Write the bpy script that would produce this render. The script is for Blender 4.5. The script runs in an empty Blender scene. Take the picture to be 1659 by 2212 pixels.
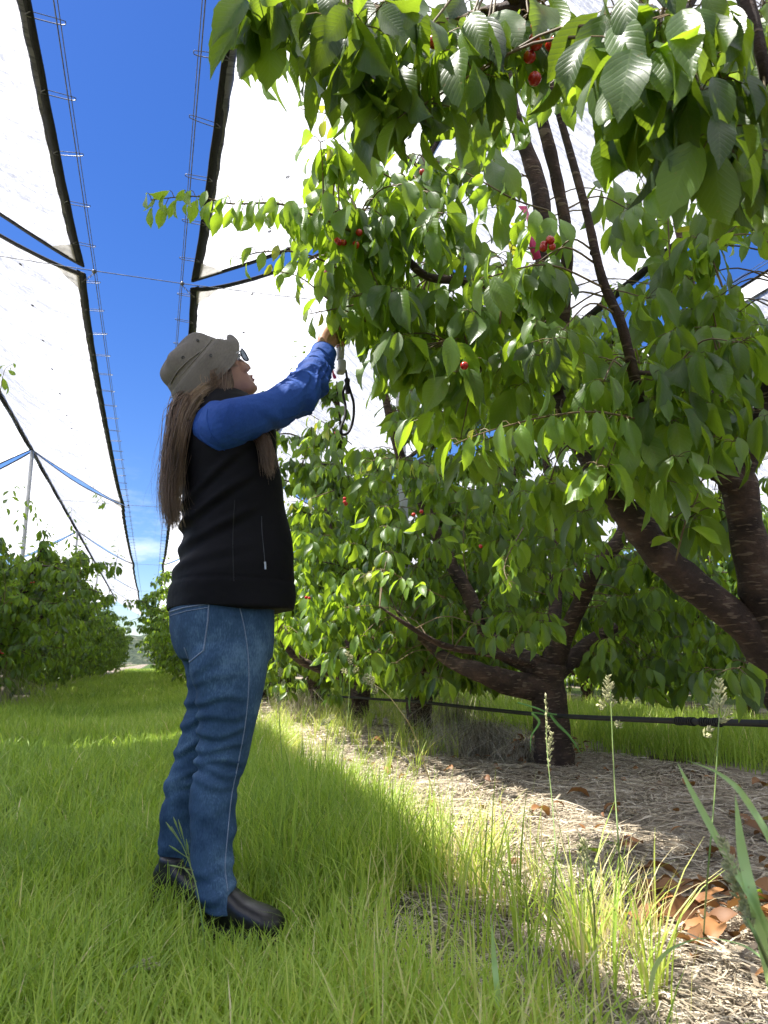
import bpy, bmesh, math, random
import numpy as np
from mathutils import Vector, Matrix

# ------------------------------------------------------------------ camera, world, sun, exposure
S = bpy.context.scene
COL = S.collection
F, PITCH, YAW, CAMH = 1640.0, math.atan(326 / 1640.0), math.radians(16.727), 0.67
cam_d = bpy.data.cameras.new('camera'); cam = bpy.data.objects.new('camera', cam_d); COL.objects.link(cam)
cam.location = (0, 0, CAMH); cam.rotation_euler = (math.pi / 2 + PITCH, 0, -YAW)
cam_d.sensor_width = 36; cam_d.lens = F / 2212 * 36; cam_d.clip_start = 0.05; cam_d.clip_end = 5000
cam_d.dof.use_dof = True; cam_d.dof.focus_distance = 2.6; cam_d.dof.aperture_fstop = 9.0
S.camera = cam
SUN = Vector((-0.42, 0.10, 1.0)).normalized()
sl = bpy.data.lights.new('sun', 'SUN'); sl.energy = 5.0; sl.angle = math.radians(0.53); sl.color = (1, .96, .89)
so = bpy.data.objects.new('sun', sl); COL.objects.link(so); so.rotation_euler = SUN.to_track_quat('Z', 'Y').to_euler(); so.location = (-10, 3, 25)
W = bpy.data.worlds.new('World'); S.world = W; W.use_nodes = True
nt = W.node_tree; nt.nodes.clear()
def N(t, ty, **k):
    n = t.nodes.new(ty)
    for a, b in k.items():
        if a.startswith('i_'):
            n.inputs[a[2:].replace('_', ' ')].default_value = b
        else: setattr(n, a, b)
    return n
sky = N(nt, 'ShaderNodeTexSky', sky_type='NISHITA', sun_disc=False)
sky.sun_elevation = math.asin(SUN.z); sky.sun_rotation = math.atan2(SUN.x, SUN.y); sky.ozone_density = 4.0; sky.air_density = 1.0; sky.dust_density = 0.35
tc = N(nt, 'ShaderNodeTexCoord'); sep = N(nt, 'ShaderNodeSeparateXYZ'); nt.links.new(tc.outputs['Generated'], sep.inputs[0])
mp = N(nt, 'ShaderNodeMapping'); mp.inputs['Scale'].default_value = (3, 3, 9); nt.links.new(tc.outputs['Generated'], mp.inputs[0])
no = N(nt, 'ShaderNodeTexNoise'); no.inputs['Scale'].default_value = 2.2; no.inputs['Detail'].default_value = 8; no.inputs['Roughness'].default_value = .62; nt.links.new(mp.outputs[0], no.inputs['Vector'])
cr = N(nt, 'ShaderNodeMapRange'); cr.inputs[1].default_value = .56; cr.inputs[2].default_value = .78; nt.links.new(no.outputs['Fac'], cr.inputs[0])
hr = N(nt, 'ShaderNodeMapRange'); hr.inputs[1].default_value = .26; hr.inputs[2].default_value = .03; nt.links.new(sep.outputs['Z'], hr.inputs[0])
mul = N(nt, 'ShaderNodeMath', operation='MULTIPLY'); nt.links.new(cr.outputs[0], mul.inputs[0]); nt.links.new(hr.outputs[0], mul.inputs[1])
hsv = N(nt, 'ShaderNodeHueSaturation'); hsv.inputs['Saturation'].default_value = 1.3; hsv.inputs['Hue'].default_value = .516; hsv.inputs['Value'].default_value = .68
nt.links.new(sky.outputs[0], hsv.inputs['Color'])
mx = N(nt, 'ShaderNodeMixRGB'); mx.inputs[2].default_value = (5.5, 5.8, 6.2, 1)
nt.links.new(hsv.outputs[0], mx.inputs[1]); nt.links.new(mul.outputs[0], mx.inputs[0])
bg = N(nt, 'ShaderNodeBackground'); bg.inputs['Strength'].default_value = 0.11
nt.links.new(mx.outputs[0], bg.inputs[0])
wo = N(nt, 'ShaderNodeOutputWorld'); nt.links.new(bg.outputs[0], wo.inputs[0])
vs = S.view_settings; vs.view_transform = 'Standard'; vs.look = 'None'; vs.gamma = 1; vs.exposure = 1.38
S.cycles.use_denoising = True; S.cycles.max_bounces = 8; S.cycles.diffuse_bounces = 4; S.cycles.transmission_bounces = 5
S.cycles.sample_clamp_indirect = 4.0

# ------------------------------------------------------------------ helpers
cy, sy, cp, sp = math.cos(YAW), math.sin(YAW), math.cos(PITCH), math.sin(PITCH)
def _r(px, py):
    u, v = (px - 829.5) / F, (1106 - py) / F
    fw, up = cp - v * sp, sp + v * cp
    return u * cy + fw * sy, -u * sy + fw * cy, up, fw
def P(px, py, d):            # world point seen at that picture position, d metres ahead
    x, y, z, f = _r(px, py); k = d / f
    return Vector((x * k, y * k, CAMH + z * k))
def PY(px, py, Y):
    x, y, z, f = _r(px, py); k = Y / y
    return Vector((x * k, Y, CAMH + z * k))
def PG(px, py, h=0.0):
    x, y, z, f = _r(px, py); k = (h - CAMH) / z
    return Vector((x * k, y * k, h))

def tag(o, label=None, cat=None, group=None, kind=None):
    if label: o['label'] = label
    if cat: o['category'] = cat
    if group: o['group'] = group
    if kind: o['kind'] = kind
    return o
def empty(name, loc=(0, 0, 0), label=None, cat=None, group=None):
    o = bpy.data.objects.new(name, None); COL.objects.link(o); o.location = loc; o.empty_display_size = .1
    return tag(o, label, cat, group)
def mesh_np(name, V, Q, mat, parent=None, smooth=True, uv=None, var=None, loc=None):
    """V (n,3), Q (m,k) faces of equal size k, or a list of such arrays"""
    V = np.asarray(V, dtype=np.float32)
    Qs = Q if isinstance(Q, list) else [Q]
    Qs = [np.asarray(q, dtype=np.int32) for q in Qs if len(q)]
    if parent is not None:
        V = V - np.array(parent.location, dtype=np.float32)
    me = bpy.data.meshes.new(name)
    me.vertices.add(len(V)); me.vertices.foreach_set('co', V.ravel())
    li = np.concatenate([q.ravel() for q in Qs]); tot = np.concatenate([np.full(len(q), q.shape[1], np.int32) for q in Qs])
    st = np.concatenate([[0], np.cumsum(tot)[:-1]]).astype(np.int32)
    me.loops.add(len(li)); me.loops.foreach_set('vertex_index', li.astype(np.int32))
    me.polygons.add(len(tot)); me.polygons.foreach_set('loop_start', st); me.polygons.foreach_set('loop_total', tot)
    if uv is not None:
        l = me.uv_layers.new(name='UVMap'); l.data.foreach_set('uv', np.asarray(uv, np.float32)[li].ravel())
    if var is not None:
        a = me.attributes.new('var', 'FLOAT', 'POINT'); a.data.foreach_set('value', np.asarray(var, np.float32))
    me.update(calc_edges=True)
    if smooth: me.polygons.foreach_set('use_smooth', np.ones(len(tot), bool))
    me.materials.append(mat)
    o = bpy.data.objects.new(name, me); COL.objects.link(o)
    if parent is not None: o.parent = parent
    return o
class MB:
    """collects pieces of one mesh"""
    def __init__(s): s.V = []; s.Q = {3: [], 4: []}; s.n = 0; s.UV = []; s.A = []
    def add(s, V, faces, uv=None, var=0.0):
        V = np.asarray(V, float)
        for k in (3, 4):
            q = [f for f in faces if len(f) == k] if isinstance(faces, list) else (faces if faces.shape[1] == k else [])
            if len(q): s.Q[k].append(np.asarray(q) + s.n)
        s.V.append(V); s.n += len(V)
        s.UV.append(np.zeros((len(V), 2)) if uv is None else uv)
        s.A.append(np.full(len(V), var) if np.isscalar(var) else var)
        return s
    def build(s, name, mat, parent=None, smooth=True):
        return mesh_np(name, np.concatenate(s.V), [np.concatenate(q) for q in (s.Q[3], s.Q[4]) if q], mat, parent, smooth,
                       np.concatenate(s.UV), np.concatenate(s.A))
    def tube(s, pts, rad, n=6, cap=True, var=0.0, flat=1.0):
        pts = np.asarray([tuple(p) for p in pts], float); m = len(pts)
        rad = np.full(m, rad) if np.isscalar(rad) else np.interp(np.linspace(0, 1, m), np.linspace(0, 1, len(rad)), rad)
        T = np.gradient(pts, axis=0); T /= np.linalg.norm(T, axis=1)[:, None] + 1e-9
        ref = np.array([0, 0, 1.0]) if abs(T[:, 2]).mean() < .8 else np.array([1.0, 0, 0])
        U = np.cross(T, ref); U /= np.linalg.norm(U, axis=1)[:, None] + 1e-9
        for i in range(1, m):
            U[i] = U[i - 1] - T[i] * (U[i - 1] @ T[i]); U[i] /= np.linalg.norm(U[i]) + 1e-9
        Vv = np.cross(T, U)
        a = np.linspace(0, 2 * np.pi, n, endpoint=False)
        ring = pts[:, None] + rad[:, None, None] * (np.cos(a)[None, :, None] * U[:, None] + flat * np.sin(a)[None, :, None] * Vv[:, None])
        V = ring.reshape(-1, 3)
        i = np.arange(m - 1)[:, None] * n; j = np.arange(n)[None]; j2 = (j + 1) % n
        Q = np.stack([i + j, i + j2, i + n + j2, i + n + j], -1).reshape(-1, 4)
        ln = np.concatenate([[0], np.cumsum(np.linalg.norm(np.diff(pts, axis=0), axis=1))])
        uv = np.stack([np.tile(a / 6.2832, m), np.repeat(ln, n)], -1)
        s.add(V, Q, uv, var)
        if cap:
            for e, r in ((0, 0), (m - 1, (m - 1) * n)):
                c = np.concatenate([V[r:r + n], pts[e:e + 1]]); idx = np.arange(n)
                f = np.stack([idx, (idx + 1) % n, np.full(n, n)], -1)
                s.add(c, f[:, ::-1] if e == 0 else f, None, var)
        return s
    def box(s, c, size, rot=None, bev=0.0):
        c = np.array(tuple(c), float); h = np.array(size, float) / 2
        b = bmesh.new(); bmesh.ops.create_cube(b, size=1)
        for v in b.verts: v.co = Vector((v.co.x * size[0], v.co.y * size[1], v.co.z * size[2]))
        if bev: bmesh.ops.bevel(b, geom=list(b.edges), offset=bev, segments=2, affect='EDGES', profile=.5)
        if rot is not None: bmesh.ops.transform(b, matrix=rot.to_4x4(), verts=b.verts)
        bmesh.ops.triangulate(b, faces=b.faces)
        b.verts.ensure_lookup_table(); b.verts.index_update()
        s.add(np.array([tuple(v.co) for v in b.verts]) + c, np.array([[v.index for v in f.verts] for f in b.faces])); b.free()
        return s
    def ball(s, c, r, seg=10, ring=7):
        th = np.linspace(0, np.pi, ring + 1)[1:-1]; ph = np.linspace(0, 2 * np.pi, seg, endpoint=False)
        r = np.array(r if hasattr(r, '__len__') else (r, r, r), float); c = np.array(tuple(c), float)
        V = [[0, 0, 1]] + [[math.sin(t) * math.cos(p), math.sin(t) * math.sin(p), math.cos(t)] for t in th for p in ph] + [[0, 0, -1]]
        f3 = [[0, 1 + j, 1 + (j + 1) % seg] for j in range(seg)]; k = len(th); e = 1 + k * seg
        f3 += [[e, 1 + (k - 1) * seg + (j + 1) % seg, 1 + (k - 1) * seg + j] for j in range(seg)]
        f4 = [[1 + i * seg + j, 1 + (i + 1) * seg + j, 1 + (i + 1) * seg + (j + 1) % seg, 1 + i * seg + (j + 1) % seg] for i in range(k - 1) for j in range(seg)]
        s.add(np.array(V) * r + c, f3 + f4); return s
def smooth_path(pts, k=6):
    """Catmull-Rom through points (tuples of any length)"""
    p = np.array([tuple(q) for q in pts], float)
    p = np.vstack([2 * p[0] - p[1], p, 2 * p[-1] - p[-2]]); out = []
    for i in range(1, len(p) - 2):
        for t in np.linspace(0, 1, k, endpoint=False):
            out.append(.5 * (2 * p[i] + (p[i + 1] - p[i - 1]) * t + (2 * p[i - 1] - 5 * p[i] + 4 * p[i + 1] - p[i + 2]) * t * t + (3 * p[i] - p[i - 1] - 3 * p[i + 1] + p[i + 2]) * t ** 3))
    out.append(p[-2]); return np.array(out)

# ------------------------------------------------------------------ materials
def mat(name):
    m = bpy.data.materials.new(name); m.use_nodes = True; t = m.node_tree; t.nodes.clear()
    o = N(t, 'ShaderNodeOutputMaterial'); return m, t, o
def noise(t, scale, detail=5, vec=None, coord='Object', sc=None, rough=.6):
    c = N(t, 'ShaderNodeTexCoord'); n = N(t, 'ShaderNodeTexNoise')
    n.inputs['Scale'].default_value = scale; n.inputs['Detail'].default_value = detail; n.inputs['Roughness'].default_value = rough
    m = N(t, 'ShaderNodeMapping'); m.inputs['Scale'].default_value = sc or (1, 1, 1)
    t.links.new(c.outputs[coord], m.inputs[0]); t.links.new(m.outputs[0], n.inputs['Vector']); return n
def ramp(t, fac, stops):
    r = N(t, 'ShaderNodeValToRGB'); e = r.color_ramp.elements
    while len(e) < len(stops): e.new(.5)
    for i, (p, c) in enumerate(stops): e[i].position = p; e[i].color = (*c, 1)
    t.links.new(fac, r.inputs[0]); return r
def simple(name, stops, scale=20, rough=.6, bump=.3, bscale=None, sc=None, metallic=0, detail=5, spec=.4, bdist=.002, coord='Object'):
    m, t, o = mat(name); p = N(t, 'ShaderNodeBsdfPrincipled'); p.inputs['Roughness'].default_value = rough
    p.inputs['Metallic'].default_value = metallic; p.inputs['Specular IOR Level'].default_value = spec
    n = noise(t, scale, detail, sc=sc, coord=coord); r = ramp(t, n.outputs['Fac'], stops); t.links.new(r.outputs[0], p.inputs['Base Color'])
    if bump:
        n2 = noise(t, bscale or scale * 2, 4, sc=sc, coord=coord); b = N(t, 'ShaderNodeBump'); b.inputs['Strength'].default_value = bump; b.inputs['Distance'].default_value = bdist
        t.links.new(n2.outputs['Fac'], b.inputs['Height']); t.links.new(b.outputs[0], p.inputs['Normal'])
    t.links.new(p.outputs[0], o.inputs[0]); return m
def leafmat(name, dark, light, trans, veins=True, tfac=.42, rough=.40):
    m, t, o = mat(name); L = t.links.new
    at = N(t, 'ShaderNodeAttribute'); at.attribute_name = 'var'
    r = ramp(t, at.outputs['Fac'], [(0.0, dark), (.55, tuple((a + b) / 2 for a, b in zip(dark, light))), (.93, light), (1.0, (.28, .26, .04))])
    rt = ramp(t, at.outputs['Fac'], [(0.0, tuple(c * .28 for c in trans)), (.55, trans), (.93, trans), (1.0, (.60, .48, .05))])
    p = N(t, 'ShaderNodeBsdfPrincipled'); p.inputs['Roughness'].default_value = rough; p.inputs['Specular IOR Level'].default_value = .5
    tr = N(t, 'ShaderNodeBsdfTranslucent'); mxs = N(t, 'ShaderNodeMixShader'); mxs.inputs[0].default_value = tfac
    colr, colt = r.outputs[0], rt.outputs[0]
    if veins:
        uv = N(t, 'ShaderNodeUVMap'); s = N(t, 'ShaderNodeSeparateXYZ'); L(uv.outputs[0], s.inputs[0])
        ab = N(t, 'ShaderNodeMath', operation='ABSOLUTE'); L(s.outputs['X'], ab.inputs[0])
        k = N(t, 'ShaderNodeMath', operation='MULTIPLY'); L(ab.outputs[0], k.inputs[0]); k.inputs[1].default_value = -.28
        a = N(t, 'ShaderNodeMath', operation='ADD'); L(s.outputs['Y'], a.inputs[0]); L(k.outputs[0], a.inputs[1])
        mm = N(t, 'ShaderNodeMath', operation='MULTIPLY'); L(a.outputs[0], mm.inputs[0]); mm.inputs[1].default_value = 68
        sn = N(t, 'ShaderNodeMath', operation='SINE'); nv = noise(t, 14, 2); av = N(t, 'ShaderNodeMath', operation='MULTIPLY_ADD'); L(nv.outputs['Fac'], av.inputs[0]); av.inputs[1].default_value = 3.0; L(mm.outputs[0], av.inputs[2]); L(av.outputs[0], sn.inputs[0])
        vn = N(t, 'ShaderNodeMapRange'); L(sn.outputs[0], vn.inputs[0]); vn.inputs[1].default_value = .86; vn.inputs[2].default_value = 1.0
        md = N(t, 'ShaderNodeMapRange'); L(ab.outputs[0], md.inputs[0]); md.inputs[1].default_value = .07; md.inputs[2].default_value = .0
        mxv = N(t, 'ShaderNodeMath', operation='MAXIMUM'); L(vn.outputs[0], mxv.inputs[0]); L(md.outputs[0], mxv.inputs[1])
        hf = N(t, 'ShaderNodeMath', operation='MULTIPLY'); L(mxv.outputs[0], hf.inputs[0]); hf.inputs[1].default_value = .2
        mc = N(t, 'ShaderNodeMixRGB'); L(hf.outputs[0], mc.inputs[0]); L(colr, mc.inputs[1]); mc.inputs[2].default_value = (.25, .33, .12, 1); colr = mc.outputs[0]
        vb = N(t, 'ShaderNodeMapRange'); L(sn.outputs[0], vb.inputs[0]); vb.inputs[1].default_value = .3; vb.inputs[2].default_value = 1.0; n = noise(t, 90, 3); mh = N(t, 'ShaderNodeMath', operation='MULTIPLY_ADD'); L(n.outputs['Fac'], mh.inputs[0]); mh.inputs[1].default_value = .8
        L(vb.outputs[0], mh.inputs[2]); ng = N(t, 'ShaderNodeMath', operation='MULTIPLY'); L(mh.outputs[0], ng.inputs[0]); ng.inputs[1].default_value = -1
        b = N(t, 'ShaderNodeBump'); b.inputs['Strength'].default_value = .24; b.inputs['Distance'].default_value = .0011
        L(ng.outputs[0], b.inputs['Height']); L(b.outputs[0], p.inputs['Normal']); L(b.outputs[0], tr.inputs['Normal'])
    sp1 = noise(t, 85, 2); sk = N(t, 'ShaderNodeMapRange'); L(sp1.outputs['Fac'], sk.inputs[0]); sk.inputs[1].default_value = .70; sk.inputs[2].default_value = .74
    sb = N(t, 'ShaderNodeMixRGB'); L(sk.outputs[0], sb.inputs[0]); L(colr, sb.inputs[1]); sb.inputs[2].default_value = (.16, .09, .03, 1); colr = sb.outputs[0]
    big = noise(t, 22, 3); bm = N(t, 'ShaderNodeMapRange'); L(big.outputs['Fac'], bm.inputs[0]); bm.inputs[3].default_value = .78; bm.inputs[4].default_value = 1.22
    bx = N(t, 'ShaderNodeMixRGB', blend_type='MULTIPLY'); bx.inputs[0].default_value = 1; L(colr, bx.inputs[1]); L(bm.outputs[0], bx.inputs[2]); colr = bx.outputs[0]
    L(colr, p.inputs['Base Color']); L(colt, tr.inputs['Color'])
    L(p.outputs[0], mxs.inputs[1]); L(tr.outputs[0], mxs.inputs[2]); L(mxs.outputs[0], o.inputs[0]); return m
M = {}
M['leaf'] = leafmat('cherry leaf', (.014, .042, .010), (.12, .22, .028), (.48, .70, .035))
M['leaf_far'] = leafmat('cherry leaf distant', (.026, .065, .014), (.15, .26, .035), (.50, .72, .045), veins=False)
def barkmat():
    m, t, o = mat('cherry bark'); L = t.links.new; p = N(t, 'ShaderNodeBsdfPrincipled'); p.inputs['Roughness'].default_value = .7; p.inputs['Specular IOR Level'].default_value = .3
    n = noise(t, 7, 8, sc=(1, 1, 1.6), rough=.7); r = ramp(t, n.outputs['Fac'], [(.3, (.018, .011, .008)), (.5, (.058, .036, .026)), (.62, (.11, .066, .046)), (.78, (.18, .15, .12))])
    l = noise(t, 16, 2, sc=(1, 1, 5.5), rough=.4); k = N(t, 'ShaderNodeMapRange'); L(l.outputs['Fac'], k.inputs[0]); k.inputs[1].default_value = .60; k.inputs[2].default_value = .66
    x = N(t, 'ShaderNodeMixRGB'); L(k.outputs[0], x.inputs[0]); L(r.outputs[0], x.inputs[1]); x.inputs[2].default_value = (.20, .145, .10, 1); L(x.outputs[0], p.inputs['Base Color'])
    f = noise(t, 34, 6, sc=(1, 1, 2.2), rough=.75); a = N(t, 'ShaderNodeMath', operation='MULTIPLY_ADD'); L(k.outputs[0], a.inputs[0]); a.inputs[1].default_value = .35; L(f.outputs['Fac'], a.inputs[2])
    b = N(t, 'ShaderNodeBump'); b.inputs['Strength'].default_value = 1; b.inputs['Distance'].default_value = .016; L(a.outputs[0], b.inputs['Height']); L(b.outputs[0], p.inputs['Normal']); L(p.outputs[0], o.inputs[0]); return m
M['bark'] = barkmat()
M['twig'] = simple('young twig', [(.3, (.10, .055, .03)), (.7, (.17, .13, .05))], scale=20, rough=.6)
M['wire'] = simple('galvanised wire', [(.3, (.12, .12, .12)), (.7, (.3, .3, .3))], rough=.45, metallic=.6, bump=0)
M['pole'] = simple('galvanised pole', [(.3, (.32, .33, .34)), (.7, (.46, .47, .48))], scale=12, rough=.5, metallic=.3, bump=.1)
M['hem'] = simple('black webbing hem', [(.35, (.006, .006, .007)), (.7, (.022, .022, .025))], scale=60, rough=.7, bump=.8, sc=(1, 1, 1), bdist=.004)
M['steel_dark'] = simple('dark eyelet', [(.3, (.03, .03, .03)), (.7, (.1, .1, .1))], rough=.4, metallic=.7, bump=0)
def cloth_cover():
    m, t, o = mat('woven white rain cover'); L = t.links.new
    n = noise(t, 1.3, 6, sc=(1, 3.0, 1)); n2 = noise(t, 30, 3, sc=(1.0, .25, 1)); 
    r = ramp(t, n.outputs['Fac'], [(.3, (.60, .61, .63)), (.7, (.80, .80, .80))])
    r2 = ramp(t, n2.outputs['Fac'], [(.25, (.70, .70, .73)), (.55, (1, 1, 1))]); n3 = noise(t, 1.1, 9, sc=(1, 4.5, 1), rough=.75); r3_ = ramp(t, n3.outputs['Fac'], [(.40, (1, 1, 1)), (.455, (.38, .39, .42)), (.50, (1, 1, 1))]); m3 = N(t, 'ShaderNodeMixRGB', blend_type='MULTIPLY'); m3.inputs[0].default_value = .8; L(r2.outputs[0], m3.inputs[1]); L(r3_.outputs[0], m3.inputs[2])  # crease shading put into the colour as thin darker lines
    mm = N(t, 'ShaderNodeMixRGB', blend_type='MULTIPLY'); mm.inputs[0].default_value = 1; L(r.outputs[0], mm.inputs[1]); L(m3.outputs[0], mm.inputs[2])
    d = N(t, 'ShaderNodeBsdfDiffuse'); tr = N(t, 'ShaderNodeBsdfTranslucent'); L(mm.outputs[0], d.inputs[0]); L(mm.outputs[0], tr.inputs[0])
    b = N(t, 'ShaderNodeBump'); b.inputs['Strength'].default_value = .5; b.inputs['Distance'].default_value = .03
    nb = noise(t, 2.6, 6, sc=(1, 2.2, 1), rough=.68); L(nb.outputs['Fac'], b.inputs['Height']); L(b.outputs[0], d.inputs['Normal']); L(b.outputs[0], tr.inputs['Normal'])
    x = N(t, 'ShaderNodeMixShader'); x.inputs[0].default_value = .75; L(d.outputs[0], x.inputs[1]); L(tr.outputs[0], x.inputs[2]); L(x.outputs[0], o.inputs[0]); return m
M['cover'] = cloth_cover()
def patchmat():
    m, t, o = mat('beige corner cloth'); d = N(t, 'ShaderNodeBsdfDiffuse'); tr = N(t, 'ShaderNodeBsdfTranslucent'); n = noise(t, 30, 4); r = ramp(t, n.outputs['Fac'], [(.3, (.62, .58, .5)), (.7, (.8, .77, .68))])
    t.links.new(r.outputs[0], d.inputs[0]); t.links.new(r.outputs[0], tr.inputs[0]); x = N(t, 'ShaderNodeMixShader'); x.inputs[0].default_value = .6; t.links.new(d.outputs[0], x.inputs[1]); t.links.new(tr.outputs[0], x.inputs[2]); t.links.new(x.outputs[0], o.inputs[0]); return m
M['patch'] = patchmat()

# ------------------------------------------------------------------ rain covers, wires, poles
BAY0, BAY = -4.2, 11.25
EZ, RZ = 4.27, 5.42
RIDGES = [-7.97, -2.87, 2.23, 7.33, 12.43]
HALF = 2.55
rng = np.random.default_rng(5)
def cover_panel(ridge, side, k, near, label, group):
    """one sloping sheet: from eave (s=0) to ridge (s=1), bay k"""
    y0, y1 = BAY0 + k * BAY + .07, BAY0 + (k + 1) * BAY - .07
    xe = ridge + side * (HALF - .40 - .09); xr = ridge + side * .008
    ns, ntt = (14, 60) if near else (7, 22)
    s = np.linspace(0, 1, ns); t = np.linspace(0, 1, ntt); SS, TT = np.meshgrid(s, t, indexing='ij')
    corner = np.minimum(TT, 1 - TT) * BAY
    X = xe + (xr - xe) * SS
    X = X + side * -.0 - side * .05 * (1 - np.exp(-corner / 1.2)) * (1 - SS) * 1.0
    inset = .13 * np.sin(np.pi * SS) ** .8
    Y = y0 + (y1 - y0) * TT + np.where(TT < .5, 1, -1) * inset * (1 - 2 * np.abs(TT - .5) * 0) * np.exp(-corner / 1.5)
    Y = np.clip(Y, y0, y1)
    Z = EZ + (RZ - EZ) * (SS ** 1.22) - .10 * np.sin(np.pi * SS) * np.sin(np.pi * TT)
    ph = rng.uniform(0, 6, 4)
    Z += (.012 * np.sin(TT * 41 + SS * 5 + ph[0]) + .009 * np.sin(TT * 90 - SS * 8 + ph[1])) * np.sin(np.pi * SS) ** .5
    X += side * (.0015 if k <= 1 else .006) * np.sin(TT * 90 + ph[2]) * (1 - SS)
    V = np.stack([X, Y, Z], -1).reshape(-1, 3)
    i = np.arange(ns - 1)[:, None] * ntt; j = np.arange(ntt - 1)[None]
    Q = np.stack([i + j, i + j + 1, i + ntt + j + 1, i + ntt + j], -1).reshape(-1, 4)
    root = empty('rain_cover', (ridge, (y0 + y1) / 2, RZ), label, 'rain cover', group)
    sheet = mesh_np('sheet', V, Q, M['cover'], root)
    # hems, each a strip of thick webbing laid along its edge
    G = V.reshape(ns, ntt, 3)
    def strip(path, inward, w=.075, th=.006):
        m = MB(); a = np.array(path); T = np.gradient(a, axis=0); T /= np.linalg.norm(T, axis=1)[:, None]
        iw = np.array(inward); iw = iw - T * (T @ iw)[:, None] if iw.ndim == 1 else iw
        iw = iw / (np.linalg.norm(iw, axis=1)[:, None] + 1e-9); nn = np.cross(T, iw)
        nz = np.sign(nn[:, 2:3]); nn = nn * np.where(nz == 0, 1, nz); ww = w * (1 + .05 * np.sin(np.arange(len(a)) * 1.9))[:, None]
        q = [a - iw * .012 - nn * th, a + iw * ww - nn * th, a + iw * ww + nn * th, a - iw * .012 + nn * th]
        VV = np.stack(q, 1).reshape(-1, 3); n = len(a); I = np.arange(n - 1)[:, None] * 4; J = np.arange(4)[None]; J2 = (J + 1) % 4
        m.add(VV, np.stack([I + J, I + J2, I + 4 + J2, I + 4 + J], -1).reshape(-1, 4)); return m
    def dens(path, n):
        path = np.array(path); u = np.linspace(0, 1, len(path)); v = np.linspace(0, 1, n); return np.stack([np.interp(v, u, path[:, c]) for c in range(3)], -1)
    n1 = 120 if near else 30
    e = dens(G[0], n1); e[:, 0] += side * (.0008 if k <= 1 else .004) * np.sin(np.arange(n1) * 1.3)
    strip(e, (-side, 0, .4)).build('hem', M['hem'], root)
    rr = dens(G[-1], n1); rr[:, 2] += .012 * np.sin(np.arange(n1) * .9)
    strip(rr, (side, 0, -.4), .05).build('hem', M['hem'], root)
    strip(dens(G[:, 0], 24), (0, 1, 0), .06).build('hem', M['hem'], root)
    strip(dens(G[:, -1], 24), (0, -1, 0), .06).build('hem', M['hem'], root)
    if near:
        for end in (0, -1):      # beige corner patch, just under the sheet
            a = G[0, end]; d1 = G[0, 2 if end == 0 else -3] - a; d2 = G[3, end] - a
            d1 = d1 / np.linalg.norm(d1); d2 = d2 / np.linalg.norm(d2); m = MB(); off = np.array([0, 0, -.016])
            a = a + d1 * .05 + d2 * .06
            pts = [a + off, a + d1 * .30 + off, a + d1 * .15 + d2 * .13 + off, a + d2 * .24 + off]
            m.add(np.array(pts), np.array([[0, 1, 2, 3]])).build('corner_patch', M['patch'], root, False)
        xc = ridge + side * (HALF - .40)
        yy = np.arange(y0 + .15, y1, .62)
        for y in yy:             # wire hooks from hem to cable
            ex = np.interp(y, G[0, :, 1], G[0, :, 0]); xo = xc + side * .02
            a = Vector((ex - side * .02, y, EZ - .012)); m = MB()
            dy = .022; sl_ = rng.uniform(-.03, .03)
            lp = [(ex, y - dy, EZ - .004), (xo - side * .0, y - dy + sl_, EZ - .004), (xo + side * .022, y + sl_, EZ + .005), (xo, y + dy + sl_, EZ + .002), (ex, y + dy, EZ - .004), (ex - side * .03, y, EZ - .014), (ex, y - dy, EZ - .004)]
            m.tube(smooth_path(lp, 3), .0032, 4, cap=False).build('hook', M['wire'], root)
        for q in range(12):      # eyelets
            t_ = (q + .5) / 12; ii = 4; jj = t_ * (ntt - 1); j0 = int(jj)
            c = G[ii, j0] + np.array([0, 0, -.008]); du = G[ii + 1, j0] - G[ii, j0]; du = du / np.linalg.norm(du)
            dv = np.array([0, 1.0, 0]); a = np.linspace(0, 2 * np.pi, 12)
            path = [c + .014 * (math.cos(x) * du + math.sin(x) * dv) for x in a]
            MB().tube(path, .0045, 5, cap=False).build('eyelet', M['steel_dark'], root)
    return root
WHERE = {-7.97: 'of the second left row', -2.87: 'of the left row', 2.23: 'of the right row', 7.33: 'of the second right row', 12.43: 'of the third right row'}
BAYN = ['nearest bay', 'second bay', 'third bay', 'fourth bay', 'fifth bay', 'farthest bay']
for rg in RIDGES:
    for side in (-1, 1):
        for k in range(-1, 6):
            if k == -1 and abs(rg) > 8: continue
            if rg < -4 and side == -1: continue
            nr = (rg, side) in ((-2.87, 1), (2.23, -1)) and k < 3 and k >= 0
            slope = 'left slope' if side < 0 else 'right slope'
            lab = 'white cover, %s %s, %s' % (slope, WHERE[rg], BAYN[k] if k >= 0 else 'behind the photographer')
            cover_panel(rg, side, k, nr, lab, 'rain covers over the tree rows')
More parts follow.
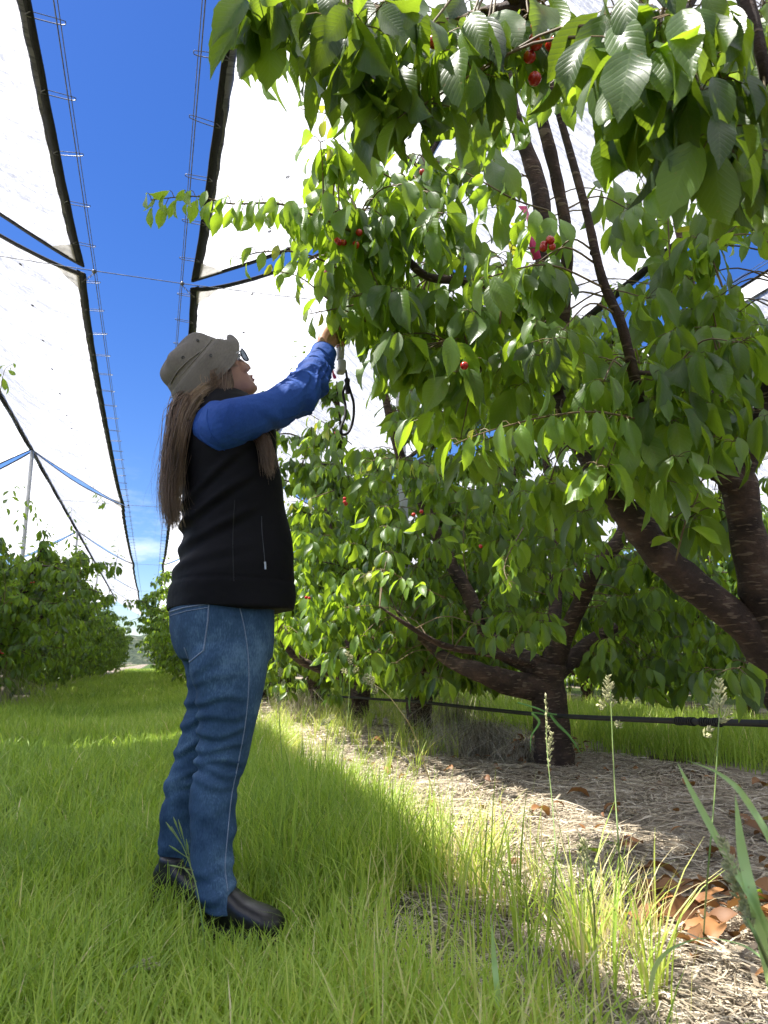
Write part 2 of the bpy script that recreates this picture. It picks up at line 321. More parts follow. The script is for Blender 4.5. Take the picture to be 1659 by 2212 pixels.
# cables
for rg, side in [(a, b) for a in RIDGES for b in (-1, 1) if not (a < -4 and b == -1)]:
    xc = rg + side * (HALF - .40)
    pts = []
    for k in range(-1, 6):
        for q in range(10):
            t_ = q / 10; pts.append((xc, BAY0 + (k + t_) * BAY, EZ + .03 * -math.sin(math.pi * t_)))
    sd = 'left' if side < 0 else 'right'
    c = MB().tube(pts, .004, 4); c.tube([(a + side * .016, b, z + .02) for a, b, z in pts], .003, 4)
    tag(c.build('eave_cable', M['wire']), 'thin steel cable along the %s eave of the covers %s' % (sd, WHERE[rg]), 'cable', 'eave cables')
nm = ['just behind the photographer', 'nearest one crossing the sky above the hat', 'second one crossing the alley', 'third one crossing the alley', 'fourth one crossing the alley', 'fifth one crossing the alley', 'farthest one crossing the alley']
for k in range(0, 7):
    y = BAY0 + k * BAY + .0
    pts = [(x, y, EZ + .02 - .02 * math.cos(x * 1.2)) for x in np.linspace(-9, 15, 30)]
    root = empty('cross_wire', (0, y, EZ), 'thin steel wire strung across the tree rows, ' + nm[k], 'wire', 'cross wires')
    MB().tube(pts, .0045, 4).build('wire', M['wire'], root)
    for rg in (-2.87, 2.23):
        for side in (-1, 1):
            if k > 2: continue
            xc = rg + side * (HALF - .4)
            m = MB().ball((xc, y, EZ), .022, 8, 5); m.ball((xc, y + .03, EZ + .01), .013, 6, 4).build('clamp', M['wire'], root)
            ch = MB()
            for q in range(5):
                cc = Vector((xc - side * (.015 + q * .016), y + .05 + q * .022, EZ - .006 - .004 * q)); a = np.linspace(0, 2 * np.pi, 9)
                e1 = Vector((-side * .6, .8, 0)); e2 = Vector((0, 0, 1)) if q % 2 else Vector((.8, .6, 0))
                ch.tube([cc + e1 * (.017 * math.cos(x)) + e2 * (.009 * math.sin(x)) for x in a], .0028, 4, cap=False)
            ch.build('chain', M['wire'], root)
kk = ['beside the left tree row at the second cross wire', 'farther down the left tree row, third from the camera', 'far down the left tree row, fourth from the camera', 'at the far end of the left tree row',
      'standing among the leaves right of the hanging wrist strap', 'second one down the right tree row, behind leaves', 'third one down the right tree row, behind leaves', 'fourth one down the right tree row']
i = 0
for rg in (-2.87, 2.23):
    for k in ((2, 3, 4, 5) if rg < 0 else (1, 2, 3, 4)):
        y = BAY0 + k * BAY
        root = empty('support_pole', (rg, y, 0), 'grey steel pole, ' + kk[i], 'pole', 'support poles'); i += 1
        ln_ = .25 if rg > 0 else 0
        MB().tube([(rg + ln_, y + ln_, -.1), (rg + ln_ / 2, y + ln_ / 2, 2.5), (rg, y, RZ + .02)], .045, 14).build('shaft', M['pole'], root)
        MB().tube([(rg, y, RZ + .021), (rg, y, RZ + .06)], .055, 14).build('cap', M['steel_dark'], root)
# ------------------------------------------------------------------ leaves
WT = np.array([0, .1, .25, .4, .55, .7, .82, .92, 1.0]); WW = np.array([.03, .40, .80, .98, 1.0, .80, .46, .16, 0])
def norm(a): return a / (np.linalg.norm(a, axis=-1, keepdims=True) + 1e-9)
def leaves_geo(r, base, axis, L, W, curl, var, K=9, C=4, pet=None):
    """N leaves at base along axis (drooping by curl); returns V, Q, uv, var"""
    n = len(base); axis = norm(axis)
    up = np.tile([0, 0, 1.0], (n, 1)) + r.normal(0, .35, (n, 3))
    nr = up - axis * (up * axis).sum(1, keepdims=True); nr = norm(nr); sd = np.cross(axis, nr)
    t = np.linspace(0, 1, K + 1); u = np.linspace(-1, 1, C + 1)
    w = np.interp(t, WT, WW); T, U = np.meshgrid(t, u, indexing='ij')
    tt = T[None].repeat(n, 0); uu = U[None].repeat(n, 0); c = curl[:, None, None]
    if C >= 4:
        tt = tt + np.where(np.abs(uu) > .99, (.026 * ((np.arange(K + 1) % 2) * 2 - 1))[None, :, None], 0) * (np.sin(np.pi * T)[None])
    fold = r.uniform(.1, .55, n)[:, None, None]; ph = r.uniform(0, 6.28, (n, 1, 1)); fr = r.uniform(5, 11, (n, 1, 1)); am = r.uniform(.02, .11, (n, 1, 1))
    hw = (w[None, :, None] * W[:, None, None] / 2); Lb = L[:, None, None]
    x = uu * hw * np.cos(fold); tw = r.normal(0, .5, (n, 1, 1)) * tt
    y = Lb * np.sin(c * tt) / c; z = -Lb * (1 - np.cos(c * tt)) / c
    zz = np.abs(uu) * hw * np.sin(fold) + am * W[:, None, None] * np.sin(fr * tt + ph + 1.6 * np.sign(uu)) * np.abs(uu) * np.sin(np.pi * np.clip(tt, 0, 1))
    x2 = x * np.cos(tw) - zz * np.sin(tw); z2 = x * np.sin(tw) + zz * np.cos(tw)
    ny = np.sin(c * tt); nz = np.cos(c * tt)
    y = y + z2 * ny; z = z + z2 * nz
    V = base[:, None, None] + x2[..., None] * sd[:, None, None] + y[..., None] * axis[:, None, None] + z[..., None] * nr[:, None, None]
    m = (K + 1) * (C + 1); i = np.arange(K)[:, None] * (C + 1); j = np.arange(C)[None]
    q = np.stack([i + j, i + j + 1, i + C + 2 + j, i + C + 1 + j], -1).reshape(-1, 4)
    Q = (q[None] + (np.arange(n) * m)[:, None, None]).reshape(-1, 4)
    uv = np.stack([uu * (w[None, :, None]), tt], -1).reshape(-1, 2)
    return V.reshape(-1, 3), Q, uv, np.repeat(var, m)
class Leafer:
    def __init__(s, seed, K=12, C=4): s.r = np.random.default_rng(seed); s.B = []; s.A = []; s.L = []; s.c = []; s.v = []; s.P = MB(); s.K = K; s.C = C; s.pet = K >= 8
    def leaf(s, b, a, L, c, v):
        s.B.append(b); s.A.append(a); s.L.append(L); s.c.append(c); s.v.append(v)
    def cluster(s, p, n=6, L=.125, hang=.5, size=1.0, v=None, out=None):
        r = s.r; p = np.array(tuple(p), float); a0 = r.uniform(0, 6.28)
        for i in range(n):
            a = a0 + i * 6.283 / n + r.uniform(-.4, .4); dz = -r.uniform(.1, 1.0) - hang * 1.2
            d = np.array([math.cos(a), math.sin(a), dz * r.uniform(.5, 1.2)])
            if out is not None: d[:2] += np.array(out[:2]) * .7
            d /= np.linalg.norm(d); st = np.array([math.cos(a), math.sin(a), .25 - hang * .3]); pl = r.uniform(.02, .04) * size
            b = p + st * pl + r.normal(0, .008, 3)
            if s.pet: s.P.tube([p, (p + b) / 2 + [0, 0, .005], b], .0014, 3, cap=False)
            s.leaf(b, d, 1.14 * L * size * r.uniform(.55, 1.2), r.uniform(.25, 1.3), min(.93, r.beta(2, 2.4) * .85 if v is None else np.clip(v + r.normal(0, .14), 0, .84)))
    def shoot(s, pts, step=.035, L=.11, droop=1.3, v=.6, start=.15, rad=(.004, .0015), tip=.45, wood=None):
        """a leafy twig: leaves alternate left and right and hang from it"""
        r = s.r; path = smooth_path(pts, 8); (wood or s.P).tube(path, list(rad), 5)
        ln = np.concatenate([[0], np.cumsum(np.linalg.norm(np.diff(path, axis=0), axis=1))]); tot = ln[-1]; k = 0; q = tot * start
        while q < tot:
            p = np.array([np.interp(q, ln, path[:, c]) for c in range(3)]); T = np.array([np.interp(min(q + .02, tot), ln, path[:, c]) for c in range(3)]) - np.array([np.interp(q - .02, ln, path[:, c]) for c in range(3)]); T /= np.linalg.norm(T) + 1e-9
            ang = k * 2.4 + r.uniform(-.3, .3)
            e1 = np.cross(T, [0, 0, 1.0]); e1 = e1 / (np.linalg.norm(e1) + 1e-6) if np.linalg.norm(e1) > .1 else np.array([1.0, 0, 0]); e2 = np.cross(T, e1)
            side = math.cos(ang) * e1 + math.sin(ang) * e2 * .6
            b = p + (side + T * .4) * .028
            if s.pet: s.P.tube([p, p * .5 + b * .5 + [0, 0, .006], b], .0014, 3, cap=False)
            f = 1 - (1 - tip) * (q / tot) ** 2
            d = side * .75 + T * .55 + np.array([0, 0, -droop * r.uniform(.5, 1.1)])
            s.leaf(b, d / np.linalg.norm(d), L * f * r.uniform(.8, 1.15), r.uniform(.3, 1.1), np.clip(v + .25 * (q / tot) + r.normal(0, .1), 0, .97)); k += 1; q += step * r.uniform(.7, 1.3)
    def build(s, parent, name='foliage', m=None):
        if not s.B: return None
        B = np.array(s.B); A = np.array(s.A); L = np.array(s.L)
        V, Q, uv, va = leaves_geo(s.r, B, A, L, L * s.r.uniform(.35, .50, len(L)), np.array(s.c), np.array(s.v), s.K, s.C)
        o = mesh_np(name, V, Q, m or M['leaf'], parent, True, uv, va)
        if s.P.n: s.P.build('twigs', M['twig'], parent)
        return o

# ------------------------------------------------------------------ trees
class Tree:
    """open-vase cherry tree grown in world coordinates about its base"""
    def __init__(s, base, seed, label, K=12, C=4, group='cherry trees planted in rows'):
        s.base = np.array([*base, 0.0]) if len(base) == 2 else np.array(base, float)
        s.root = empty('cherry_tree', tuple(s.base), label, 'cherry tree', group)
        s.T = MB(); s.Lf = Leafer(seed, K, C); s.r = np.random.default_rng(seed + 100); s.nodes = []
    def limb(s, pts, rad, n=10, k=5):
        p = smooth_path(pts, k)
        if len(rad) > 1 and n > 6:
            a = s.r.normal(0, .10, len(p)); rr = np.interp(np.linspace(0, 1, len(p)), np.linspace(0, 1, len(rad)), rad) * (1 + a * .5)
        else: rr = list(rad)
        s.T.tube(p, list(rr), n, var=0)
        if n >= 8 and rad[0] > .02:
            for q_ in range(2, len(p) - 2, 3):
                rk = float(rr[q_] if len(rr) == len(p) else rad[0]) * s.r.uniform(.35, .6); dk = s.r.normal(0, 1, 3); dk /= np.linalg.norm(dk); s.T.ball(p[q_] + dk * (rr[q_] if len(rr) == len(p) else rad[0]) * .75, (rk, rk, rk * 1.3), 8, 5)
        s.nodes.extend([tuple(x) for x in p]); return p
    def trunk(s, r0=.11, h=.45, lean=(0, 0)):
        b = s.base; p = [(b[0] + lean[0] * t, b[1] + lean[1] * t, z) for t, z in ((0, -.08), (.05, .03), (.3, h * .35), (.7, h * .75), (1, h), (1.02, h + .06))]
        s.limb(p, [r0 * 1.45, r0 * 1.15, r0, r0 * 1.05, r0 * 1.25, r0 * .8], 14, 4); return np.array(p[-2])
    def grow(s, R=1.4, H=2.8, nl=6, dens=1.0, h=.45, sec=7, L=.12, phase=0.0, r0=.11, skip=None, lsz=.055):
        top = s.trunk(r0, h); r = s.r
        for i in range(nl):
            az = phase + i * 6.283 / nl + r.uniform(-.3, .3); Rr = R * r.uniform(.65, 1.0); Hh = H * r.uniform(.85, 1.08) - h
            d = np.array([math.cos(az), math.sin(az)]); pts = []
            for t in np.linspace(0, 1, 7):
                rr = Rr * (1 - (1 - t) ** 1.5) * .9; z = top[2] - .05 + Hh * (t ** 1.25)
                pts.append((top[0] + d[0] * rr + r.normal(0, .05) * t, top[1] + d[1] * rr + r.normal(0, .05) * t, z))
            p = s.limb(pts, [lsz, lsz * .85, lsz * .6, lsz * .35, .008], 8)
            m = len(p)
            for q in range(int(m * .3), m):
                for _ in range(2):
                    if r.random() < .8 * dens: s.Lf.cluster(p[q] + r.normal(0, .03, 3), r.integers(4, 7), L, .5, out=d)
            for b in range(sec):
                q = int(m * (.15 + .8 * (b + r.random()) / sec)); q = min(q, m - 2); a2 = az + r.uniform(-1.5, 1.5); ln = R * r.uniform(.35, .75) * (1 - .4 * q / m)
                d2 = np.array([math.cos(a2), math.sin(a2), r.uniform(-.15, .65)])
                e = p[q] + d2 * ln; mid = p[q] + d2 * ln * .5 + np.array([0, 0, r.uniform(-.02, .12)]); e[2] -= .1 * ln
                sp_ = s.limb([p[q], mid, e], [.016, .010, .004], 5, 5)
                for w in range(2, len(sp_)):
                    for _ in range(2):
                        if r.random() < .72 * dens: s.Lf.cluster(sp_[w] + r.normal(0, .035, 3), r.integers(4, 7), L, .55)
                if r.random() < .45 * dens:
                    st = sp_[-1 if r.random() < .6 else -4]; hh = r.uniform(.3, .6)
                    s.Lf.shoot([st, st + np.array([r.uniform(-.06, .06), r.uniform(-.06, .06), hh * .5]), st + np.array([r.uniform(-.15, .15), r.uniform(-.15, .15), hh])], .05, L * .85, .5, .6)
        # low skirt
        return s
    def blob(s, px, py, rx, ry, d0, d1, n, leaves=6, L=.125, hang=.6, v=None, link=.5):
        r = s.r; nd = np.array(s.nodes) if s.nodes else None
        for _ in range(n):
            a = r.uniform(0, 6.28); q = math.sqrt(r.random()); d = r.uniform(d0, d1)
            qx, qy = px + rx * q * math.cos(a), py + ry * q * math.sin(a)
            if 560 < qx < 765 and 610 < qy < 840 and d < 3: continue
            if qx > 1545 and 960 < qy < 1420 and d < 2.9: continue
            p = np.array(P(qx, qy, d))
            s.Lf.cluster(p, max(3, int(r.normal(leaves, 1))), L, hang, v=v)
            if nd is not None and r.random() < .5:
                dd = np.linalg.norm(nd - p, axis=1) + np.maximum(0, nd[:, 2] - p[2]) * .3; j = int(dd.argmin())
                if dd[j] < link:
                    m = (p + nd[j]) / 2 + np.array([0, 0, .06]); s.Lf.P.tube(smooth_path([nd[j], m, p], 4), [.0038, .002], 5, cap=False)
    def cherries(s, pts):
        r = s.r
        for (px, py, d, n) in pts:
            c = np.array(P(px, py, d))
            for i in range(n):
                q = c + r.normal(0, .013, 3) * np.array([1, 1, .9]) if n > 1 else c
                m = MB(); seg, rg = 14, 9; m.ball(q, .0118 * r.uniform(.9, 1.12), seg, rg)
                V = m.V[0]; k = V - q; rr = np.linalg.norm(k[:, :2], axis=1) / .0118
                V[:, 2] -= np.where(k[:, 2] > 0, .0028 * np.exp(-(rr * 3) ** 2), 0)
                o = m.build('cherry', M['cherry'], s.root)
                st = MB().tube([q + [0, 0, .009], q + [.002, 0, .025], (q + c) / 2 + [0, 0, .05]], .001, 4, cap=False).build('stem', M['stemgreen'], o)
    def finish(s, fm=None):
        s.T.build('trunk', M['bark'], s.root); s.Lf.build(s.root, 'crown', fm); return s.root
M['cherry'] = simple('cherry skin', [(.3, (.32, .012, .012)), (.55, (.45, .02, .015)), (.8, (.6, .16, .03))], scale=45, rough=.15, bump=0, spec=.6)
M['stemgreen'] = simple('cherry stem', [(.3, (.2, .25, .05)), (.7, (.3, .3, .08))], rough=.5, bump=0)

def copy_tree(root, loc, rz, label, sc=1.0):
    c = root.copy(); COL.objects.link(c); c.location = loc; c.rotation_euler = (0, 0, rz); c.scale = (sc, sc, sc); c['label'] = label
    for ch in root.children:
        if ch.name.startswith('cherry'): continue
        d = ch.copy(); COL.objects.link(d); d.parent = c
    return c

# tree 0: the overhanging one, its trunk just outside the picture on the right
t0 = Tree((2.5, .35), 11, 'overhanging cherry tree whose big dark leaves fill the top of the picture')
tp = t0.trunk(.12, .5)
main = t0.limb([tp, (2.2, .5, 1.2), (1.8, .75, 1.9), tuple(P(1560, -160, 1.25)), tuple(P(1300, -90, 1.28)), tuple(P(1100, -25, 1.3))], [.06, .05, .04, .028, .02, .016], 10)
t0.limb([P(1100, -25, 1.3), P(1142, 25, 1.36), P(1150, 60, 1.45)], [.016, .018, .012], 8)
t0.limb([P(1128, 14, 1.33), P(1050, 26, 1.36), P(985, 44, 1.4), P(900, 40, 1.42), P(760, 0, 1.38), P(640, -20, 1.36)], [.013, .011, .008, .005], 8)
t0.limb([P(1560, -160, 1.25), P(1480, 20, 1.12), P(1420, 80, 1.1)], [.02, .01, .006], 6)
t0.limb([P(1560, -160, 1.25), P(1640, 100, 1.2), P(1660, 250, 1.3)], [.02, .012, .006], 6)
t0.limb([P(1659, 70, 1.5), P(1600, 45, 1.6), P(1570, 10, 1.6)], [.005, .003], 5)
for a in [(620, 15, 110, 50, 1.3, 1.55, 6), (545, 40, 50, 40, 1.35, 1.5, 1), (820, 60, 130, 90, 1.15, 1.45, 13), (880, 170, 110, 70, 1.2, 1.45, 7), (1020, 90, 110, 80, 1.15, 1.45, 9),
          (1190, 60, 100, 60, 1.25, 1.5, 7), (1420, 60, 130, 80, .95, 1.3, 13), (1470, 190, 110, 90, 1.0, 1.35, 10), (1600, 60, 70, 80, 1.2, 1.6, 6), (1620, 280, 50, 100, 1.0, 1.5, 9), (1560, 200, 60, 100, 1.0, 1.3, 6)]:
    t0.blob(*a[:6], int(a[6] * 1.5), leaves=6, L=.118, hang=1.4, v=.3)
t0.blob(760, 80, 200, 60, 1.6, 2.0, 12, 6, .12, 1.1, .6); t0.blob(1100, 200, 160, 70, 1.7, 2.1, 9, 6, .12, 1.1, .55); t0.blob(1600, 20, 100, 40, 1.5, 2.0, 8, 5, .12, .9, .7)
t0.cherries([(786, 108, 1.25, 1), (942, 100, 1.3, 3), (1164, 85, 1.25, 5), (1155, 170, 1.25, 1), (1200, 88, 1.28, 1), (1605, 50, 1.7, 2)])
t0.finish()

# tree 1: nearest whole tree, heavy forked limbs at the right edge
t1 = Tree((2.72, 2.55), 21, 'nearest cherry tree of the right row, thick forked limbs at the right edge')
t1.limb([(2.72, 2.55, -.1), (2.70, 2.55, .2), tuple(P(1700, 1500, 3.15)), tuple(P(1662, 1400, 3.1))], [.15, .11, .10, .095], 16, 5)
t1.limb([P(1662, 1420, 3.1), P(1600, 1345, 3.0), P(1450, 1225, 2.8), P(1385, 1145, 2.7), P(1335, 1085, 2.65), P(1260, 970, 2.7), P(1205, 860, 2.8), P(1190, 700, 2.9)], [.078, .066, .060, .056, .049, .037, .028, .015], 12)
t1.limb([P(1655, 1400, 3.1), P(1640, 1280, 2.95), P(1610, 1130, 2.85), P(1592, 1030, 2.8), P(1560, 1005, 2.75)], [.088, .070, .066, .064, .050], 14)
t1.limb([P(1595, 1050, 2.8), P(1540, 1005, 2.7), P(1440, 965, 2.55), P(1395, 925, 2.45)], [.055, .042, .034, .024], 10)
t1.limb([P(1400, 935, 2.45), P(1372, 820, 2.3), P(1342, 700, 2.2), P(1300, 600, 2.15), P(1262, 440, 2.1), P(1195, 200, 2.05), P(1160, 60, 2.0)], [.022, .018, .016, .015, .013, .012, .008], 8)
t1.limb([P(1205, 860, 2.8), P(1225, 560, 2.45), P(1205, 400, 2.35), P(1165, 240, 2.25), P(1140, 165, 2.2), P(1120, 40, 2.15)], [.02, .022, .022, .021, .018, .012], 8)
t1.limb([P(1240, 950, 3.1), P(1185, 640, 3.0), P(1170, 440, 2.9), P(1145, 345, 2.85), P(1112, 255, 2.8), P(1090, 100, 2.8)], [.05, .042, .038, .034, .03, .02], 10)
t1.limb([P(1240, 830, 2.8), P(1160, 790, 2.75), P(1080, 800, 2.7), P(1020, 790, 2.7)], [.028, .022, .014, .008], 8)
t1.limb([P(1185, 640, 3.0), P(1020, 610, 2.9), P(925, 598, 2.8), P(880, 560, 2.75), P(845, 525, 2.7), P(890, 450, 2.7), P(915, 370, 2.7), P(940, 310, 2.7)], [.02, .018, .016, .013, .01, .007], 8)
t1.limb([P(845, 525, 2.7), P(780, 500, 2.55), P(700, 470, 2.4)], [.01, .006], 6)
t1.limb([P(1360, 805, 2.3), P(1450, 805, 2.4), P(1560, 785, 2.6)], [.009, .006], 6)
t1.limb([P(1592, 1030, 2.8), P(1680, 800, 2.6), P(1720, 500, 2.4), P(1700, 250, 2.3)], [.05, .035, .02], 8)
t1.limb([P(1592, 1030, 2.9), P(1540, 800, 3.3), P(1480, 560, 3.5), P(1440, 380, 3.4)], [.04, .025, .01], 8)
W1 = t1.Lf
def sh(t, pts, **k): t.Lf.shoot([P(*q) for q in pts], **k)
sh(t1, [(760, 500, 2.35), (690, 470, 2.3), (600, 440, 2.22), (500, 440, 2.15), (420, 424, 2.1), (325, 432, 2.05)], step=.014, L=.105, droop=2.2, v=.55, start=.1, rad=(.005, .0015), tip=.6)
sh(t1, [(800, 640, 2.5), (720, 575, 2.35), (640, 545, 2.25), (560, 545, 2.2), (515, 560, 2.2)], step=.024, L=.11, droop=2.0, v=.6, start=.25)
sh(t1, [(870, 745, 2.6), (800, 700, 2.5), (720, 655, 2.4), (650, 600, 2.3), (590, 585, 2.25)], step=.03, L=.12, droop=2.4, v=.62, start=.2)
sh(t1, [(830, 640, 2.5), (780, 655, 2.42), (720, 668, 2.36), (668, 678, 2.28)], step=.028, L=.12, droop=2.2, v=.65, start=.82)
sh(t1, [(900, 360, 2.6), (840, 300, 2.5), (740, 255, 2.4), (650, 235, 2.35)], step=.02, L=.11, droop=1.3, v=.75)
sh(t1, [(900, 420, 2.6), (800, 360, 2.4), (700, 330, 2.3)], step=.022, L=.115, droop=1.5, v=.7)
sh(t1, [(1185, 455, 2.5), (1110, 430, 2.4), (1000, 370, 2.35), (890, 330, 2.3)], step=.03, L=.12, droop=1.2, v=.6)
sh(t1, [(1400, 910, 2.3), (1290, 890, 2.1), (1180, 900, 2.0), (1060, 930, 1.9), (980, 960, 1.85)], step=.022, L=.13, droop=2.4, v=.62, tip=.75)
sh(t1, [(1080, 700, 2.4), (1090, 600, 2.35), (1120, 480, 2.3)], step=.03, L=.12, droop=.8, v=.6)
sh(t1, [(1450, 640, 2.6), (1446, 540, 2.6), (1440, 400, 2.6), (1438, 340, 2.6)], step=.035, L=.12, droop=.5, v=.75)
sh(t1, [(1560, 620, 2.4), (1540, 540, 2.4), (1600, 480, 2.4)], step=.035, L=.12, droop=.6, v=.7)
sh(t1, [(1460, 1210, 2.6), (1480, 1130, 2.5), (1510, 1060, 2.45), (1560, 880, 2.4)], step=.04, L=.12, droop=.8, v=.6)
sh(t1, [(1640, 300, 2.3), (1540, 300, 2.3), (1440, 330, 2.3), (1380, 390, 2.3)], step=.03, L=.12, droop=1.0, v=.7)
for a in [(730, 350, 70, 60, 2.3, 2.8, 6), (720, 480, 70, 80, 2.25, 2.8, 10), (790, 590, 60, 110, 2.3, 2.8, 16), (860, 440, 90, 90, 2.3, 2.9, 11), (850, 700, 80, 90, 2.3, 3.0, 15), (950, 560, 110, 110, 2.4, 3.2, 16),
          (1000, 380, 120, 90, 2.4, 3.0, 10), (950, 720, 110, 90, 2.2, 3.0, 17), (1100, 680, 110, 110, 2.2, 3.2, 18), (1200, 800, 130, 90, 2.2, 3.2, 16), (1380, 440, 110, 70, 2.5, 3.3, 9),
          (1550, 480, 110, 90, 2.3, 3.3, 14), (1420, 620, 120, 90, 2.4, 3.4, 15), (1560, 720, 110, 110, 2.2, 3.2, 20), (1400, 840, 130, 100, 2.2, 3.2, 16), (1560, 900, 120, 90, 2.2, 3.0, 15),
          (1020, 900, 110, 80, 2.6, 3.4, 9), (1480, 1100, 80, 70, 2.9, 3.3, 9), (1360, 1000, 110, 60, 2.2, 2.8, 8), (1250, 1050, 90, 60, 3.0, 3.5, 6)]:
    t1.blob(*a[:6], int(a[6] * (1.1 if a[0] > 1300 and a[1] < 700 else 1.45)), leaves=6, L=.142, hang=.9, v=.47)
t1.blob(1180, 560, 60, 40, 2.0, 2.2, 4, 6, .13, 1.4, .3); t1.blob(1140, 470, 50, 30, 2.1, 2.3, 3, 5, .12, 1.0, .6); t1.blob(1060, 560, 50, 60, 1.9, 2.2, 3, 5, .13, 1.5, .5)
t1.blob(1190, 740, 40, 40, 1.9, 2.1, 4, 5, .13, 1.6, .25); t1.blob(1590, 1430, 70, 30, 2.2, 2.7, 4, 5, .12, 1.5, .3)
t1.cherries([(768, 512, 2.3, 2), (735, 522, 2.3, 3), (1190, 525, 2.05, 5), (1003, 790, 2.2, 1), (912, 372, 2.5, 1), (1255, 945, 2.4, 1)])
t1.finish()

# tree 2: trunk near the middle of the dry strip
t2 = Tree((2.68, 4.85), 31, 'cherry tree with stout short trunk tied by green tape to the black pipe')
t2.limb([(2.68, 4.85, -.1), (2.67, 4.85, .1), tuple(P(1185, 1500, 5.4)), tuple(P(1178, 1440, 5.4)), tuple(P(1180, 1425, 5.4))], [.15, .125, .12, .13, .09], 16, 5)
t2.limb([P(1190, 1490, 5.4), P(1100, 1475, 5.3), P(1030, 1450, 5.2), P(960, 1420, 5.3), P(860, 1330, 5.4)], [.1, .085, .065, .04, .02], 12)
t2.limb([P(1195, 1440, 5.4), P(1215, 1385, 5.3), P(1255, 1300, 5.2), P(1290, 1220, 5.1), P(1345, 1150, 5.1), P(1360, 1000, 5.1), P(1340, 800, 5.2), P(1300, 650, 5.2)], [.085, .062, .056, .05, .045, .035, .02, .01], 12)
t2.limb([P(1160, 1440, 5.4), P(1060, 1385, 5.6), P(1015, 1290, 5.7), P(960, 1190, 5.8), P(920, 1100, 5.8), P(870, 1000, 5.7), P(835, 870, 5.6), P(825, 750, 5.5)], [.085, .065, .056, .05, .045, .04, .03, .012], 12)
t2.limb([P(1150, 1435, 5.3), P(1060, 1412, 5.0), P(960, 1395, 4.8), P(880, 1350, 4.6), P(820, 1310, 4.5)], [.03, .026, .02, .014, .006], 8)
t2.limb([P(1200, 1460, 5.4), P(1290, 1375, 5.6), P(1400, 1330, 5.9), P(1520, 1240, 6.1)], [.06, .05, .035, .015], 8)
t2.limb([P(1190, 1440, 5.5), P(1200, 1250, 6.0), P(1180, 1000, 6.2), P(1150, 800, 6.3)], [.07, .05, .03, .01], 8)
t2.r = np.random.default_rng(77)
CAMP = np.array([0, 0, CAMH]); LIMB2 = [np.array(P(*q)) for q in ((1215, 1385, 5.3), (1235, 1340, 5.3), (1255, 1300, 5.2), (1290, 1220, 5.1), (1330, 1165, 5.1), (1060, 1385, 5.6), (1030, 1320, 5.6), (1010, 1270, 5.7), (975, 1210, 5.8), (1190, 1450, 5.3), (1100, 1475, 5.3), (1030, 1460, 5.2), (1120, 1490, 5.2))]
def fill(t, cx, cyy, R, z0, z1, n, L=.12, v=None, hollow=.35, hang=.6):
    """clusters through an open crown about (cx, cy), denser towards its outside"""
    r = t.r; nd = np.array(t.nodes)
    segs = LIMB2 if t is t2 else []
    for _ in range(n):
        a = r.uniform(0, 6.28); z = r.uniform(z0, z1); k = (z - z0) / (z1 - z0); Rz = R * (.65 + .5 * math.sin(math.pi * min(1, k * .9 + .08))) * (1 - .25 * k * k); q = Rz * (hollow + (1 - hollow) * math.sqrt(r.random())) * r.uniform(.85, 1.12)
        p = np.array([cx + q * math.cos(a), cyy + q * math.sin(a), z])
        if any(np.linalg.norm(np.cross((p - CAMP) / np.linalg.norm(p - CAMP), sg_ - CAMP)) < .17 and np.linalg.norm(p - CAMP) < np.linalg.norm(sg_ - CAMP) for sg_ in segs): continue
        t.Lf.cluster(p, r.integers(5, 8), L, hang, v=v)
        dd = np.linalg.norm(nd - p, axis=1) + np.maximum(0, nd[:, 2] - p[2]) * .3; j = int(dd.argmin())
        if dd[j] < .45: t.Lf.P.tube(smooth_path([nd[j], (p + nd[j]) / 2 + [0, 0, .04], p], 3), [.004, .002], 4, cap=False)
fill(t2, 2.62, 4.85, 1.36, .95, 3.1, 480, L=.145, hang=.9); fill(t2, 2.9, 5.35, 1.5, .5, 1.5, 260, L=.135, hang=.9); fill(t2, 1.9, 5.6, .8, .55, 1.2, 70, L=.13)
for a in [(1200, 1150, 130, 110, 4.0, 5.0, 22), (1400, 1240, 60, 60, 4.2, 5.0, 8), (900, 1080, 100, 80, 4.2, 5.2, 14), (1080, 1080, 100, 60, 4.0, 5.0, 14), (1120, 1350, 90, 40, 4.2, 4.8, 7)]:
    t2.blob(*a, leaves=6, L=.12, hang=.8, v=.4)
for a in [(1420, 1400, 200, 50, 5.6, 6.8, 60), (1330, 1440, 90, 40, 5.8, 6.6, 22), (1560, 1430, 90, 60, 5.0, 6.0, 24), (1040, 1440, 80, 30, 5.8, 6.4, 14)]: t2.blob(*a, leaves=6, L=.13, hang=.7, v=.3)
sh(t2, [(960, 1290, 4.4), (890, 1260, 4.2), (820, 1230, 4.0), (760, 1260, 3.9)], step=.03, L=.12, droop=1.0, v=.75)
sh(t2, [(1000, 1080, 4.6), (930, 1010, 4.4), (850, 990, 4.2), (780, 1000, 4.1)], step=.03, L=.12, droop=1.4, v=.7)
sh(t2, [(1130, 1140, 3.6), (1090, 1220, 3.4), (1105, 1270, 3.3)], step=.022, L=.12, droop=2.2, v=.6)
sh(t2, [(1010, 1250, 4.2), (1000, 1180, 4.2), (1010, 1090, 4.2)], step=.03, L=.12, droop=.4, v=.6)
t2.cherries([(745, 1080, 4.2, 3), (1038, 1180, 4.0, 1), (905, 1105, 4.1, 2)])
t2.finish()

